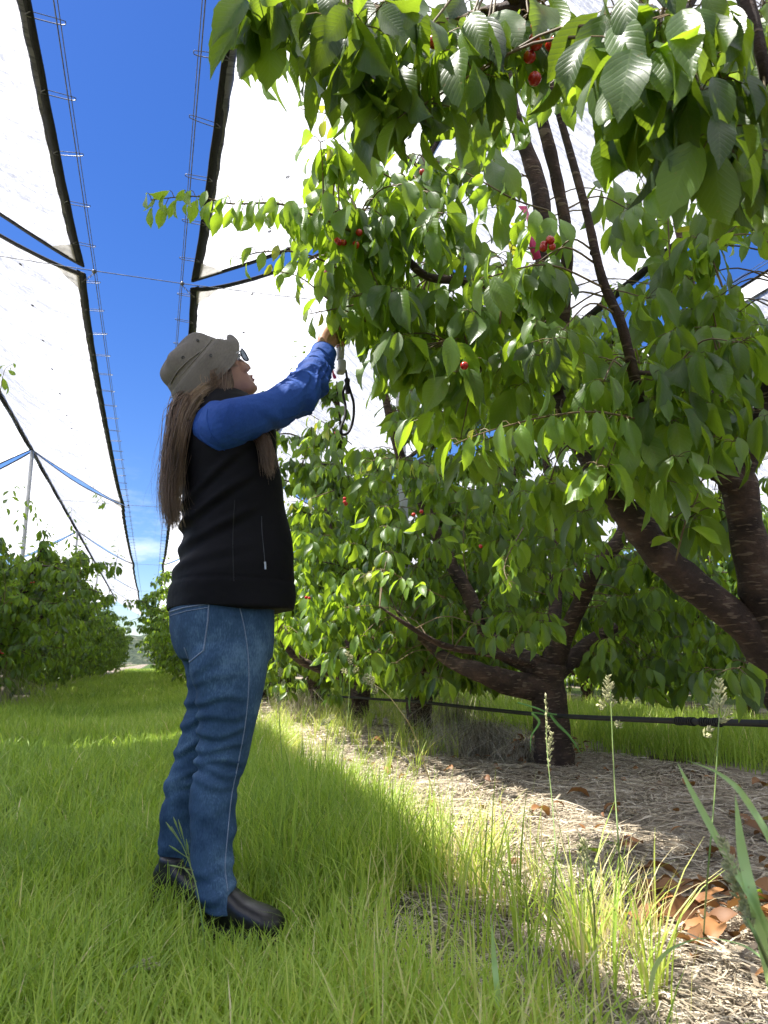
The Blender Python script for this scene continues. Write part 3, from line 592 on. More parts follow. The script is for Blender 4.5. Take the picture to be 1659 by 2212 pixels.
# tree 3 and 4: own shapes; later ones are copies turned about
NUM = ['third', 'fourth', 'fifth', 'sixth', 'seventh', 'eighth', 'ninth', 'tenth', 'eleventh', 'twelfth', 'thirteenth', 'fourteenth', 'fifteenth', 'sixteenth', 'seventeenth', 'eighteenth', 'nineteenth', 'twentieth', 'twenty-first', 'twenty-second']
t3 = Tree((2.45, 7.0), 41, 'third cherry tree of the right row, a long bare limb reaching left', 6, 2)
t3.grow(1.45, 3.1, 6, 1.2, phase=.4, r0=.12, sec=9, L=.13)
t3.limb([(2.4, 7.0, .5), tuple(P(800, 1475, 7.0)), tuple(P(700, 1448, 6.9)), tuple(P(640, 1420, 6.8)), tuple(P(600, 1370, 6.7))], [.06, .045, .04, .035, .02], 10)
for a in [(720, 1120, 90, 80, 5.6, 6.6, 24), (690, 1010, 60, 80, 5.6, 6.6, 14), (760, 1290, 110, 80, 5.4, 6.6, 34), (640, 1250, 50, 120, 6.0, 7.0, 24), (660, 1370, 50, 50, 6, 7, 10)]: t3.blob(*a, leaves=6, L=.12, hang=.8, v=.5)
fill(t3, 2.45, 7.0, 1.3, .5, 2.6, 220, L=.145)
sh(t3, [(760, 960, 5.2), (710, 920, 5.0), (660, 890, 4.9), (640, 880, 4.9)], step=.03, L=.12, droop=1.8, v=.75)
sh(t3, [(720, 1060, 5.4), (660, 1080, 5.3), (615, 1085, 5.2)], step=.03, L=.12, droop=1.6, v=.75)
t3.cherries([(725, 935, 5.2, 1), (660, 1290, 5.6, 2)])
t3.finish()
t4 = Tree((2.45, 9.15), 51, 'fourth cherry tree down the right row, crown touching its neighbours', 4, 2); t4.grow(1.45, 3.1, 6, 1.2, phase=1.0, sec=9, L=.13); fill(t4, 2.45, 9.15, 1.35, .3, 2.6, 260, L=.13); t4.finish(M['leaf_far'])
ta = Tree((2.35, 11.3), 61, 'fifth cherry tree down the right row, between two like it', 4, 2); ta.grow(1.5, 3.1, 6, 1.2, phase=.2, sec=9, L=.13); fill(ta, 2.35, 11.3, 1.4, .3, 2.6, 280, L=.13); ta.finish(M['leaf_far'])
tb = Tree((-2.95, 11.6), 71, 'first cherry tree of the left row, red cherry bunch at the left edge', 4, 2); tb.grow(1.9, 2.5, 8, 1.15, phase=.1, sec=9, L=.13)
tb.cherries([(20, 1300, 10.3, 6), (40, 1292, 10.6, 3), (2, 1410, 10.0, 4), (68, 1260, 10.5, 2)])
for q in [((30, 1160, 11), (60, 1080, 11), (85, 1130, 10.8)), ((0, 1120, 9.5), (25, 1060, 9.4), (48, 1045, 9.3)), ((0, 850, 7.5), (10, 800, 7.4), (30, 785, 7.3)), ((150, 1230, 11.8), (152, 1160, 11.8), (155, 1090, 11.8))]:
    sh(tb, q, step=.05, L=.14, droop=1.2, v=.5)
fill(tb, -2.95, 11.6, 1.7, .3, 2.4, 420, L=.13); tb.finish(M['leaf_far'])
tc_ = Tree((-2.9, 13.8), 81, 'second cherry tree of the left row, leafy shoot up against the white cover', 4, 2); tc_.grow(1.95, 2.5, 8, 1.1, phase=.5, sec=9, L=.13); fill(tc_, -2.9, 13.8, 1.7, .3, 2.4, 420, L=.13); tc_.finish(M['leaf_far'])
protos = [t4.root, ta.root, tb.root, tc_.root]
rr = random.Random(4)
for i in range(17):
    y = 13.5 + i * 2.25
    copy_tree(protos[i % 4], (2.3 - (.55 if y > 16 else 0) + rr.uniform(-.12, .12), y, 0), rr.uniform(0, 6.28), '%s cherry tree down the right row, %s' % (NUM[i + 3], 'hidden largely behind the vest' if i < 4 else 'small, left of the person'), rr.uniform(.95, 1.1))
for i in range(17):
    y = 16.0 + i * 2.25
    copy_tree(protos[(i + 1) % 4], (-3.0 + rr.uniform(-.12, .12), y, 0), rr.uniform(0, 6.28), '%s cherry tree down the left row, merging with the next' % NUM[i], rr.uniform(.9, 1.0))
for i in range(14):
    y = .6 + i * 1.9
    copy_tree(protos[i % 4], (7.4 + rr.uniform(-.15, .15), y, 0), rr.uniform(0, 6.28), '%s cherry tree of the second right row, seen under the branches' % (['first', 'second'] + NUM)[i], rr.uniform(.9, 1.0))
for i in range(14):
    y = 2.5 + i * 2.0
    copy_tree(protos[i % 4], (12.5 + rr.uniform(-.15, .15), y, 0), rr.uniform(0, 6.28), '%s cherry tree of the farthest right row, only specks showing' % (['first', 'second'] + NUM)[i], rr.uniform(.9, 1.0))

# ------------------------------------------------------------------ ground
def ground_mat():
    m, t, o = mat('orchard ground'); L = t.links.new
    g = N(t, 'ShaderNodeNewGeometry'); s = N(t, 'ShaderNodeSeparateXYZ'); L(g.outputs['Position'], s.inputs[0])
    n = noise(t, 1.6, 6); a = N(t, 'ShaderNodeMath', operation='MULTIPLY_ADD'); L(n.outputs['Fac'], a.inputs[0]); a.inputs[1].default_value = 1.0; L(s.outputs['X'], a.inputs[2])
    # rows every 5.1 m: distance from the nearest tree row
    md = N(t, 'ShaderNodeMath', operation='PINGPONG'); sh_ = N(t, 'ShaderNodeMath', operation='SUBTRACT'); L(a.outputs[0], sh_.inputs[0]); sh_.inputs[1].default_value = 2.45 + .5
    L(sh_.outputs[0], md.inputs[0]); md.inputs[1].default_value = 2.62
    k = N(t, 'ShaderNodeMapRange'); L(md.outputs[0], k.inputs[0]); k.inputs[1].default_value = 1.3; k.inputs[2].default_value = 1.75
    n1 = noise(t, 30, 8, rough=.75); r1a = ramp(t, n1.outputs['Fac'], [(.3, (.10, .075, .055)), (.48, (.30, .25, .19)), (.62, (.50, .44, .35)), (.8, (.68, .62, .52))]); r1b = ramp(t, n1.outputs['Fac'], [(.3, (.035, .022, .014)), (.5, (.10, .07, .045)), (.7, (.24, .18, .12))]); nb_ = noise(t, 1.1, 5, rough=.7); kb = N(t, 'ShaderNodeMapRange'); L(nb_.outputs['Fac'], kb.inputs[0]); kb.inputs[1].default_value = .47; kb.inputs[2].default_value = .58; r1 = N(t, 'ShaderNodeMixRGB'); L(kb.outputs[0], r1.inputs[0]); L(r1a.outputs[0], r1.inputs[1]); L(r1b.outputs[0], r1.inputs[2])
    n2 = noise(t, 9, 7); r2 = ramp(t, n2.outputs['Fac'], [(.3, (.035, .055, .012)), (.7, (.09, .14, .03))])
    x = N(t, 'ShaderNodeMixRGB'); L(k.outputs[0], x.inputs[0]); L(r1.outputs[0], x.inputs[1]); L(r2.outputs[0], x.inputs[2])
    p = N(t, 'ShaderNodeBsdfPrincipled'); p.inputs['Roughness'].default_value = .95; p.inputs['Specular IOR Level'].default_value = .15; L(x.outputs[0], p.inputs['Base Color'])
    b = N(t, 'ShaderNodeBump'); b.inputs['Strength'].default_value = .9; b.inputs['Distance'].default_value = .02; L(n1.outputs['Fac'], b.inputs['Height']); L(b.outputs[0], p.inputs['Normal'])
    L(p.outputs[0], o.inputs[0]); return m
xs = np.concatenate([-np.geomspace(900, 5, 16), np.linspace(-4.5, 8, 120), np.geomspace(8.6, 900, 16)]); ys = np.concatenate([-np.geomspace(200, 1, 10), np.linspace(0, 12, 130), np.geomspace(12.6, 1500, 26)])
XX, YY = np.meshgrid(xs, ys, indexing='ij')
def gz(X, Y):
    f = np.clip(1 - np.abs(Y) / 60, 0, 1)
    return (.02 * np.sin(X * 1.7 + .5 * np.sin(Y * .9)) * np.sin(Y * 1.1 + .3) + .012 * np.sin(X * 5.1 + Y * 2.2) + .008 * np.sin(Y * 7.3 - X * 3.1)) * f - .02
mg = np.stack([XX, YY, gz(XX, YY)], -1).reshape(-1, 3); a_, b_ = XX.shape
I = np.arange(a_ - 1)[:, None] * b_; J = np.arange(b_ - 1)[None]
tag(mesh_np('ground', mg, np.stack([I + J, I + b_ + J, I + b_ + J + 1, I + J + 1], -1).reshape(-1, 4), ground_mat()), kind='structure')
# wooded hill far down the alley
hx = np.linspace(-260, 120, 90); hh = np.linspace(0, 1, 10); HX, HH = np.meshgrid(hx, hh, indexing='ij')
hz = 16 + 5 * np.sin(HX * .021 + 1) + 2.5 * np.sin(HX * .09) + 1.2 * np.sin(HX * .31)
V = np.stack([HX, 420 + HH * 60 + 3 * np.sin(HX * .2), -1 + hz * np.sin(HH * np.pi / 2)], -1).reshape(-1, 3); I = np.arange(89)[:, None] * 10; J = np.arange(9)[None]
tag(mesh_np('hill', V, np.stack([I + J, I + 10 + J, I + 11 + J, I + J + 1], -1).reshape(-1, 4), simple('bush covered hill', [(.35, (.03, .045, .03)), (.6, (.07, .09, .05)), (.75, (.2, .17, .13))], scale=.25, rough=1, bump=1, bscale=.5, bdist=2)), kind='structure')

# ------------------------------------------------------------------ grass (one object, nobody could count it)
def grassmat(name, stops, tcol, tfac=.4, rough=.5):
    m, t, o = mat(name); L = t.links.new; at = N(t, 'ShaderNodeAttribute'); at.attribute_name = 'var'
    r = ramp(t, at.outputs['Fac'], stops); p = N(t, 'ShaderNodeBsdfPrincipled'); p.inputs['Roughness'].default_value = rough; p.inputs['Specular IOR Level'].default_value = .35
    tr = N(t, 'ShaderNodeBsdfTranslucent'); x = N(t, 'ShaderNodeMixShader'); x.inputs[0].default_value = tfac
    mm = N(t, 'ShaderNodeMixRGB', blend_type='MULTIPLY'); mm.inputs[0].default_value = 1; L(r.outputs[0], mm.inputs[1]); mm.inputs[2].default_value = (*tcol, 1)
    L(r.outputs[0], p.inputs['Base Color']); L(mm.outputs[0], tr.inputs['Color']); L(p.outputs[0], x.inputs[1]); L(tr.outputs[0], x.inputs[2]); L(x.outputs[0], o.inputs[0]); return m
M['grass'] = grassmat('meadow grass', [(.0, (.16, .26, .035)), (.35, (.31, .44, .06)), (.68, (.47, .56, .11)), (.82, (.62, .60, .26)), (1, (.72, .62, .38))], (1.5, 1.45, .9))
M['straw'] = grassmat('dry straw', [(.0, (.13, .10, .07)), (.3, (.32, .26, .18)), (.7, (.54, .46, .34)), (1, (.70, .63, .50))], (1, 1, 1), .12, .6)
def blades(r, x, y, h, w, lean, az, var, seg=4, zb=0.0, curl=1.0):
    n = len(x); t = np.linspace(0, 1, seg + 1)[None]
    bend = lean[:, None] * (t ** 1.8) ; L_ = h[:, None]
    px = x[:, None] + np.cos(az)[:, None] * bend * L_; py = y[:, None] + np.sin(az)[:, None] * bend * L_
    pz = gz(x, y)[:, None] + zb + L_ * (t - .42 * curl * lean[:, None] * t ** 2.2)
    fa = az + np.pi / 2 + r.normal(0, .5, n); ww = w[:, None] * (1 - t ** 2.2) * .5 + .0002
    ax, ay = np.cos(fa)[:, None] * ww, np.sin(fa)[:, None] * ww
    A = np.stack([px - ax, py - ay, pz], -1); B = np.stack([px + ax, py + ay, pz], -1)
    V = np.stack([A, B], 2).reshape(-1, 3); k = 2 * (seg + 1); s0 = np.arange(seg) * 2
    q = np.stack([s0, s0 + 1, s0 + 3, s0 + 2], -1); Q = (q[None] + (np.arange(n) * k)[:, None, None]).reshape(-1, 4)
    return V, Q, np.repeat(var, k)
class Acc:
    def __init__(s): s.V = []; s.Q = []; s.v = []; s.n = 0
    def add(s, V, Q, v): s.V.append(V); s.Q.append(Q + s.n); s.v.append(v); s.n += len(V)
    def build(s, name, m, parent=None): return mesh_np(name, np.concatenate(s.V), np.concatenate(s.Q), m, parent, True, None, np.concatenate(s.v))
r = np.random.default_rng(9)
def sn(x, y, f=1.0): return .5 + .25 * (np.sin(x * 2.1 * f + 1.3 * np.sin(y * 1.7 * f)) + np.sin(y * 2.6 * f + 1.1 * np.sin(x * 1.9 * f + 2)))
def edge(y): return .98 + .10 * np.sin(y * 2.3) + .07 * np.sin(y * 5.1 + 1) - .34 * np.clip((2.9 - y) / 1.2, 0, 1)
G = Acc()
def scatter(n, x0, x1, y0, y1, h, w, seg, clump=0.0):
    """grass between x0 and x1, thinning out across the strip edge; only where the camera or a step beside it could see"""
    x = r.uniform(x0, x1, n); y = y0 + (y1 - y0) * r.random(n)
    if clump: 
        k = r.integers(0, max(1, n // 14), n); cx_ = r.uniform(x0, x1, n // 14 + 1); cy_ = r.uniform(y0, y1, n // 14 + 1); m = r.random(n) < clump
        x = np.where(m, cx_[k] + r.normal(0, .022, n), x); y = np.where(m, cy_[k] + r.normal(0, .022, n), y)
    e = edge(y); keep = r.random(n) < np.clip((e - x) / .3 + .3, 0.0, 1); keep &= r.random(n) < np.clip((x + 2.15) / .25, 0.02, 1)
    # flattened by the boots
    for bx, by in ((.24, 2.16), (.2, 2.42)): keep &= (np.hypot((x - bx) * .8, y - by) > .10) | (r.random(n) < .25)
    x, y = x[keep], y[keep]; n = len(x); e = e[keep]
    tall = np.exp(-((x - .72) / .33) ** 2) * np.clip((y - 1.2) / .8, 0, 1) * .45
    hh = h * (1 - .6 * np.exp(-(((x - .28) / .26) ** 2 + ((y - 2.02) / .34) ** 2))) * (.45 + .75 * r.random(n) ** 1.3) * (.75 + .5 * sn(x, y)) * (1 + tall)
    az = r.uniform(0, 6.28, n); lean = np.clip(r.normal(.5, .25, n), .05, 1.1)
    dry = np.clip((x - e + .38) / .6, 0, 1); va = np.clip(r.beta(2.2, 2.6, n) * .72 + dry * .34 * r.random(n) + (r.random(n) < .045 + .22 * dry) * .4 + .34 * (sn(x, y, .6) - .5) + .12 * (sn(x + 3, y, 2.3) - .5), 0, 1)
    G.add(*blades(r, x, y, hh, w * r.uniform(.6, 1.5, n), lean, az, va, seg))
scatter(50000, -1.4, 1.45, 1.0, 3.2, .19, .0042, 5, .6)
scatter(13000, -1.2, 1.5, .75, 2.2, .17, .0055, 5, .6)
scatter(52000, -2.6, 1.7, 3.0, 6.5, .20, .0055, 4, .6)
scatter(42000, -2.9, 1.6, 6.5, 13, .21, .008, 3, .6)
scatter(36000, -3.0, 1.6, 13, 32, .22, .014, 3, .6)
scatter(14000, -3.0, 1.7, 32, 80, .24, .03, 2)
# the next alley, right of the tree row
def alley2(n, x0, x1, y0, y1, h, w):
    x = r.uniform(x0, x1, n); y = r.uniform(y0, y1, n); k = r.random(n) < np.clip((x - 3.45 - .15 * np.sin(y * 2)) / .35, 0, 1) * np.clip((6.4 - x) / .4, 0.05, 1); x, y = x[k], y[k]; n = len(x)
    G.add(*blades(r, x, y, h * (.5 + .8 * r.random(n)), w * r.uniform(.6, 1.5, n), np.clip(r.normal(.45, .25, n), .05, 1), r.uniform(0, 6.28, n), np.clip(r.beta(2.2, 3, n) * .8 + (r.random(n) < .08) * .4, 0, 1), 4))
alley2(26000, 3.2, 6.6, 2.6, 10, .24, .006); alley2(9000, 3.2, 6.8, 10, 24, .25, .012)
# weeds and grass in the strip between and behind the trunks
def strip_tufts(cnt, x0, x1, y0, y1, h, dryness, nb=22, w=.004):
    for _ in range(cnt):
        cx_, cy_ = r.uniform(x0, x1), r.uniform(y0, y1); n = nb; a = r.uniform(0, 6.28, n); q = np.abs(r.normal(0, .035, n))
        G.add(*blades(r, cx_ + q * np.cos(a), cy_ + q * np.sin(a), h * r.uniform(.4, 1.1, n), w * r.uniform(.6, 1.4, n), np.clip(r.normal(.45, .22, n), .05, 1), a, np.clip(r.normal(dryness, .2, n), 0, 1), 4))
strip_tufts(160, 2.0, 3.3, 5.4, 14, .30, .6); strip_tufts(60, 1.6, 3.3, 7, 20, .3, .4)
strip_tufts(18, .8, 1.15, 1.4, 2.6, .32, .62, 16); strip_tufts(26, .9, 1.3, 1.6, 3.4, .28, .88, 14, .003)
strip_tufts(10, .7, 1.05, 1.4, 2.2, .38, .35, 12, .005); strip_tufts(60, 1.1, 2.0, 4.6, 10, .3, .6, 14); strip_tufts(120, -3.3, -2.0, 9, 40, .4, .5, 16, .012)
strip_tufts(26, -1.15, -.45, 1.3, 2.6, .38, .22, 14, .007); strip_tufts(90, .35, .95, 2.3, 4.6, .36, .32, 26, .0035)
tag(G.build('grass', M['grass']), 'long green meadow grass covering the alley, drier towards the tree strip', 'grass', kind='stuff')
scat = 420; x_s = r.uniform(-2.2, 1.5, scat); y_s = r.uniform(1.4, 9, scat)
G.add(*blades(r, x_s, y_s, r.uniform(.25, .5, scat), np.full(scat, .0028), np.clip(r.normal(.25, .15, scat), .03, .7), r.uniform(0, 6.28, scat), r.uniform(.6, 1, scat), 5))
nw = 700; xw = r.uniform(-2.2, 1.1, nw); yw = 1.4 + 9 * r.random(nw); cw = np.repeat(np.arange(nw // 7), 7); xw = xw[cw] + r.normal(0, .02, nw); yw = yw[cw] + r.normal(0, .02, nw)
G.add(*blades(r, xw, yw, r.uniform(.07, .15, nw), r.uniform(.012, .028, nw), np.clip(r.normal(.9, .2, nw), .3, 1.3), r.uniform(0, 6.28, nw), r.uniform(.1, .5, nw), 5))
# straw litter: thin strands lying over the strip
S_ = Acc()
def litter(n, x0, x1, y0, y1, L0, w0, vlo, vhi, lift=.012):
    x = r.uniform(x0, x1, n); y = y0 + (y1 - y0) * r.random(n) ** 1.2; e = edge(y); k = r.random(n) < np.clip((x - e + .45) / .5, .0, 1) * np.clip((3.6 - x) / .3, 0, 1); x, y = x[k], y[k]; n = len(x)
    az = r.uniform(0, 6.28, n); L_ = L0 * r.uniform(.3, 1.4, n); seg = 3; t = np.linspace(-.5, .5, seg + 1)[None]; cv = r.normal(0, .5, n)[:, None]
    a = az[:, None] + cv * t * 2; px = x[:, None] + np.cos(a) * t * L_[:, None]; py = y[:, None] + np.sin(a) * t * L_[:, None]
    pz = gz(px, py) + r.uniform(.001, lift, n)[:, None] + r.normal(0, .12, n)[:, None] * t * L_[:, None] + .12 * L_[:, None] * (.25 - t * t) * r.random(n)[:, None]
    pz = np.maximum(pz, gz(px, py) + .001); ww = w0 * r.uniform(.5, 1.5, n)[:, None] * .5 * np.ones_like(t)
    ax, ay = -np.sin(a) * ww, np.cos(a) * ww; z2 = pz + ww * r.uniform(-1, 1, n)[:, None]
    A = np.stack([px - ax, py - ay, pz], -1); B = np.stack([px + ax, py + ay, z2], -1); V = np.stack([A, B], 2).reshape(-1, 3); kk_ = 2 * (seg + 1); s0 = np.arange(seg) * 2
    q = np.stack([s0, s0 + 1, s0 + 3, s0 + 2], -1); S_.add(V, (q[None] + (np.arange(n) * kk_)[:, None, None]).reshape(-1, 4), np.repeat(np.clip(r.uniform(vlo, vhi, n), 0, 1), kk_))
litter(62000, .55, 3.4, 1.0, 3.6, .045, .0021, .1, 1.0, .018); litter(22000, .8, 3.5, 3.2, 6.5, .07, .004, .2, 1, .02); litter(14000, .8, 3.5, 6, 14, .09, .009, .2, 1, .02)
litter(2200, 1.0, 3.3, 1.2, 4, .2, .005, .2, .9, .03); litter(500, .9, 3.2, 1.1, 5, .26, .009, .0, .5, .03)
tag(S_.build('straw_litter', M['straw']), 'pale dry straw and mown stalks scattered over the bare strip under the trees', 'straw', kind='stuff')
# ------------------------------------------------------------------ person
def fabric(name, stops, scale=300, rough=.8, wr=None, bump=.25, bd=.001, sheen=0):
    m, t, o = mat(name); L = t.links.new; p = N(t, 'ShaderNodeBsdfPrincipled'); p.inputs['Roughness'].default_value = rough; p.inputs['Specular IOR Level'].default_value = .16
    n = noise(t, scale, 3, sc=(1, 1, .35)); n0 = noise(t, 5, 4); mixn = N(t, 'ShaderNodeMath', operation='MULTIPLY_ADD'); L(n.outputs['Fac'], mixn.inputs[0]); mixn.inputs[1].default_value = .28
    h = N(t, 'ShaderNodeMath', operation='MULTIPLY'); L(n0.outputs['Fac'], h.inputs[0]); h.inputs[1].default_value = .72; L(h.outputs[0], mixn.inputs[2])
    r = ramp(t, mixn.outputs[0], stops); L(r.outputs[0], p.inputs['Base Color'])
    b = N(t, 'ShaderNodeBump'); b.inputs['Strength'].default_value = bump; b.inputs['Distance'].default_value = bd; L(n.outputs['Fac'], b.inputs['Height'])
    last = b
    if wr:
        nw = noise(t, wr[0], 3, sc=wr[1], rough=.5); b2 = N(t, 'ShaderNodeBump'); b2.inputs['Strength'].default_value = wr[2]; b2.inputs['Distance'].default_value = wr[3]
        L(nw.outputs['Fac'], b2.inputs['Height']); L(b.outputs[0], b2.inputs['Normal']); last = b2
    L(last.outputs[0], p.inputs['Normal'])
    if sheen: p.inputs['Sheen Weight'].default_value = sheen
    L(p.outputs[0], o.inputs[0]); return m
M['denim'] = fabric('blue denim', [(.36, (.018, .042, .085)), (.5, (.038, .078, .14)), (.62, (.10, .17, .26))], 260, .85, (7, (1, 1, 2.2), .35, .02))
M['denim_dark'] = fabric('denim seam', [(.35, (.012, .03, .075)), (.65, (.03, .07, .15))], 200, .85)
M['stitch'] = simple('pale stitching', [(.3, (.12, .16, .24)), (.7, (.22, .27, .36))], scale=300, bump=0)
M['vest'] = fabric('black softshell', [(.35, (.0022, .002, .003)), (.65, (.005, .0045, .006))], 200, .75, (5, (1, 1, 1.6), .5, .03))
M['shirt'] = fabric('royal blue cotton', [(.35, (.012, .042, .19)), (.65, (.028, .085, .32))], 320, .7, (16, (1, 1, 1), .5, .02))
M['hat'] = fabric('faded grey canvas', [(.38, (.125, .108, .092)), (.62, (.22, .195, .165))], 240, .9, (28, (1, 1, 1), .35, .006), .5)
M['skin'] = simple('skin', [(.3, (.36, .185, .12)), (.7, (.47, .26, .175))], scale=18, rough=.5, bump=.15, bscale=220, bdist=.0006)
M['skin'].node_tree.nodes['Principled BSDF'].inputs['Subsurface Weight'].default_value = .12
M['skin'].node_tree.nodes['Principled BSDF'].inputs['Subsurface Radius'].default_value = (.01, .004, .002)
M['hair'] = simple('brown hair', [(.3, (.06, .033, .018)), (.48, (.20, .12, .07)), (.66, (.46, .32, .20))], scale=5, rough=.42, sc=(3, 3, .5), bump=0, spec=.6)
M['boot'] = simple('black leather', [(.3, (.006, .006, .006)), (.7, (.02, .018, .017))], scale=30, rough=.38, bump=.3, bscale=60, bdist=.002)
M['frame'] = simple('grey metal frame', [(.3, (.35, .36, .38)), (.7, (.5, .5, .52))], rough=.3, metallic=.8, bump=0)
M['rim'] = simple('dark rim', [(.3, (.02, .03, .05)), (.7, (.04, .05, .08))], rough=.25, bump=0)
M['black'] = simple('black cord', [(.3, (.006, .006, .006)), (.7, (.016, .016, .016))], scale=200, rough=.7, bump=.6, bdist=.001)
M['device'] = simple('pale grey plastic', [(.3, (.42, .42, .38)), (.7, (.5, .5, .46))], rough=.4, bump=0)
M['pink'] = simple('pink flagging tape', [(.3, (.48, .018, .10)), (.7, (.60, .035, .16))], rough=.4, bump=.3)
M['white'] = simple('white of the eye', [(.3, (.6, .58, .55)), (.7, (.7, .68, .66))], rough=.3, bump=0)
M['lips'] = simple('lips', [(.3, (.35, .11, .10)), (.7, (.42, .15, .13))], rough=.45, bump=0)
m_, t_, o_ = mat('spectacle glass'); g_ = N(t_, 'ShaderNodeBsdfGlossy'); g_.inputs['Roughness'].default_value = .05; tr_ = N(t_, 'ShaderNodeBsdfTransparent'); tr_.inputs[0].default_value = (.10, .12, .14, 1)
x_ = N(t_, 'ShaderNodeMixShader'); x_.inputs[0].default_value = .12; t_.links.new(tr_.outputs[0], x_.inputs[1]); t_.links.new(g_.outputs[0], x_.inputs[2]); t_.links.new(x_.outputs[0], o_.inputs[0]); M['lens'] = m_

PYAW = math.radians(13)
pr = empty('person', (.2, 2.33, 0), 'woman in canvas hat, black vest and jeans reaching up to the cherry leaves', 'person')
cR, sR = math.cos(PYAW), math.sin(PYAW)
def sgn(v, e): return np.sign(v) * np.abs(v) ** e
def ringpts(c, a, b, n=40, pw=2.3, yaw=PYAW, tilt=0.0):
    th = np.linspace(0, 2 * np.pi, n, endpoint=False); x = a * sgn(np.cos(th), 2 / pw); y = b * sgn(np.sin(th), 2 / pw)
    c_, s_ = math.cos(yaw), math.sin(yaw)
    return np.stack([c[0] + x * c_ - y * s_, c[1] + x * s_ + y * c_, c[2] + x * tilt], -1)
def loft(m, rings, cap=True):
    R = np.array(rings); k, n = R.shape[:2]; i = np.arange(k - 1)[:, None] * n; j = np.arange(n)[None]; j2 = (j + 1) % n
    Q = np.stack([i + j, i + j2, i + n + j2, i + n + j], -1).reshape(-1, 4); V = R.reshape(-1, 3)
    m.add(V, Q)
    if cap:
        for e, fl in ((0, True), (k - 1, False)):
            c = np.concatenate([R[e], R[e].mean(0)[None]]); idx = np.arange(n); f = np.stack([idx, (idx + 1) % n, np.full(n, n)], -1); m.add(c, f[:, ::-1] if fl else f)
def prof(rows, Yc, bfun, n=40, pw=2.3, yaw=PYAW, k=5, tilt=0.0, view=PYAW - .02):
    """rows (py, left px, right px, b, Y) measured on the figure -> rings"""
    sp_ = smooth_path(rows, k); out = []
    for row in sp_:
        py, l, r_, b = row[:4]; Y = row[4] if len(row) > 4 else Yc
        A, B = PY(l, py, Y), PY(r_, py, Y); w = (B.x - A.x) / 2 * .94; b = b * .94; a = math.sqrt(max(1e-5, w * w - (b * math.sin(view)) ** 2)) / math.cos(view)
        out.append(ringpts(((A.x + B.x) / 2, Y, (A.z + B.z) / 2), a, b, n, pw, yaw, tilt))
    return out
def remesh(m, name, vox, mt, smooth=6, disp=None, fac=.5):
    o = m.build('tmp', mt); me = o.data
    b = bmesh.new(); b.from_mesh(me); bmesh.ops.remove_doubles(b, verts=b.verts, dist=1e-5); bmesh.ops.recalc_face_normals(b, faces=b.faces); b.to_mesh(me); b.free()
    md = o.modifiers.new('r', 'REMESH'); md.mode = 'VOXEL'; md.voxel_size = vox
    ms = o.modifiers.new('s', 'SMOOTH'); ms.iterations = smooth; ms.factor = fac
    dg = bpy.context.evaluated_depsgraph_get(); ev = bpy.data.meshes.new_from_object(o.evaluated_get(dg)); bpy.data.objects.remove(o)
    n = len(ev.vertices); V = np.empty(n * 3, np.float32); ev.vertices.foreach_get('co', V); V = V.reshape(-1, 3).astype(float)
    if disp is not None:
        Nn = np.empty(n * 3, np.float32); ev.vertices.foreach_get('normal', Nn); Nn = Nn.reshape(-1, 3); V = V + Nn * disp(V, Nn)[:, None]
    V -= np.array(pr.location); ev.vertices.foreach_set('co', V.astype(np.float32).ravel()); ev.name = name
    ev.materials.clear(); ev.materials.append(mt); ev.polygons.foreach_set('use_smooth', np.ones(len(ev.polygons), bool)); ev.update()
    o = bpy.data.objects.new(name, ev); COL.objects.link(o); o.parent = pr; return o

# --- jeans
def crease(V, N_, z0, amp, sl, wd, ph=0, xr=None, yc=None):
    zz = z0 + sl * (V[:, 0] - .2) + .008 * np.sin(V[:, 0] * 40 + ph)
    d = (V[:, 2] - zz) / wd; g = np.exp(-d * d) - .8 * np.exp(-((d + 1.5) ** 2)) 
    k = amp * g
    if xr: k *= np.clip((V[:, 0] - xr[0]) / .03, 0, 1) * np.clip((xr[1] - V[:, 0]) / .04, 0, 1)
    if yc is not None: k *= (V[:, 1] < yc) if yc > 0 else (V[:, 1] > -yc)
    return k
rg_ = np.random.default_rng(3)
nearR = [(1375, 420, 590, .085, 2.255), (1400, 408, 588, .088, 2.25), (1442, 403, 583, .088, 2.245), (1500, 418, 572, .085, 2.24), (1578, 424, 552, .078, 2.235), (1649, 421, 536, .070, 2.23), (1703, 407, 516, .064, 2.21), (1780, 407, 512, .063, 2.19), (1850, 410, 506, .060, 2.165), (1903, 418, 508, .060, 2.145), (1935, 426, 512, .060, 2.13), (1968, 436, 516, .062, 2.12)]
farR = [(1375, 372, 560, .085, 2.415), (1420, 385, 555, .088, 2.42), (1461, 399, 545, .085, 2.42), (1528, 396, 530, .08, 2.425), (1602, 381, 500, .072, 2.43), (1657, 366, 474, .068, 2.44), (1735, 346, 448, .066, 2.44), (1813, 340, 436, .064, 2.44), (1862, 343, 428, .062, 2.44), (1900, 350, 425, .06, 2.44), (1925, 356, 425, .06, 2.44)]
m = MB()
loft(m, prof([(1240, 378, 592, .165), (1290, 365, 592, .172), (1330, 362, 592, .178), (1364, 363, 591, .18), (1400, 372, 589, .178), (1425, 386, 586, .165)], 2.34, None, n=48, pw=2.5))
loft(m, prof(nearR, 0, None, pw=2.15, k=6)); loft(m, prof(farR, 0, None, pw=2.15, k=6))
zc = [PY(480, q, 2.2).z for q in (1508, 1545, 1580, 1612, 1642, 1664, 1690)]
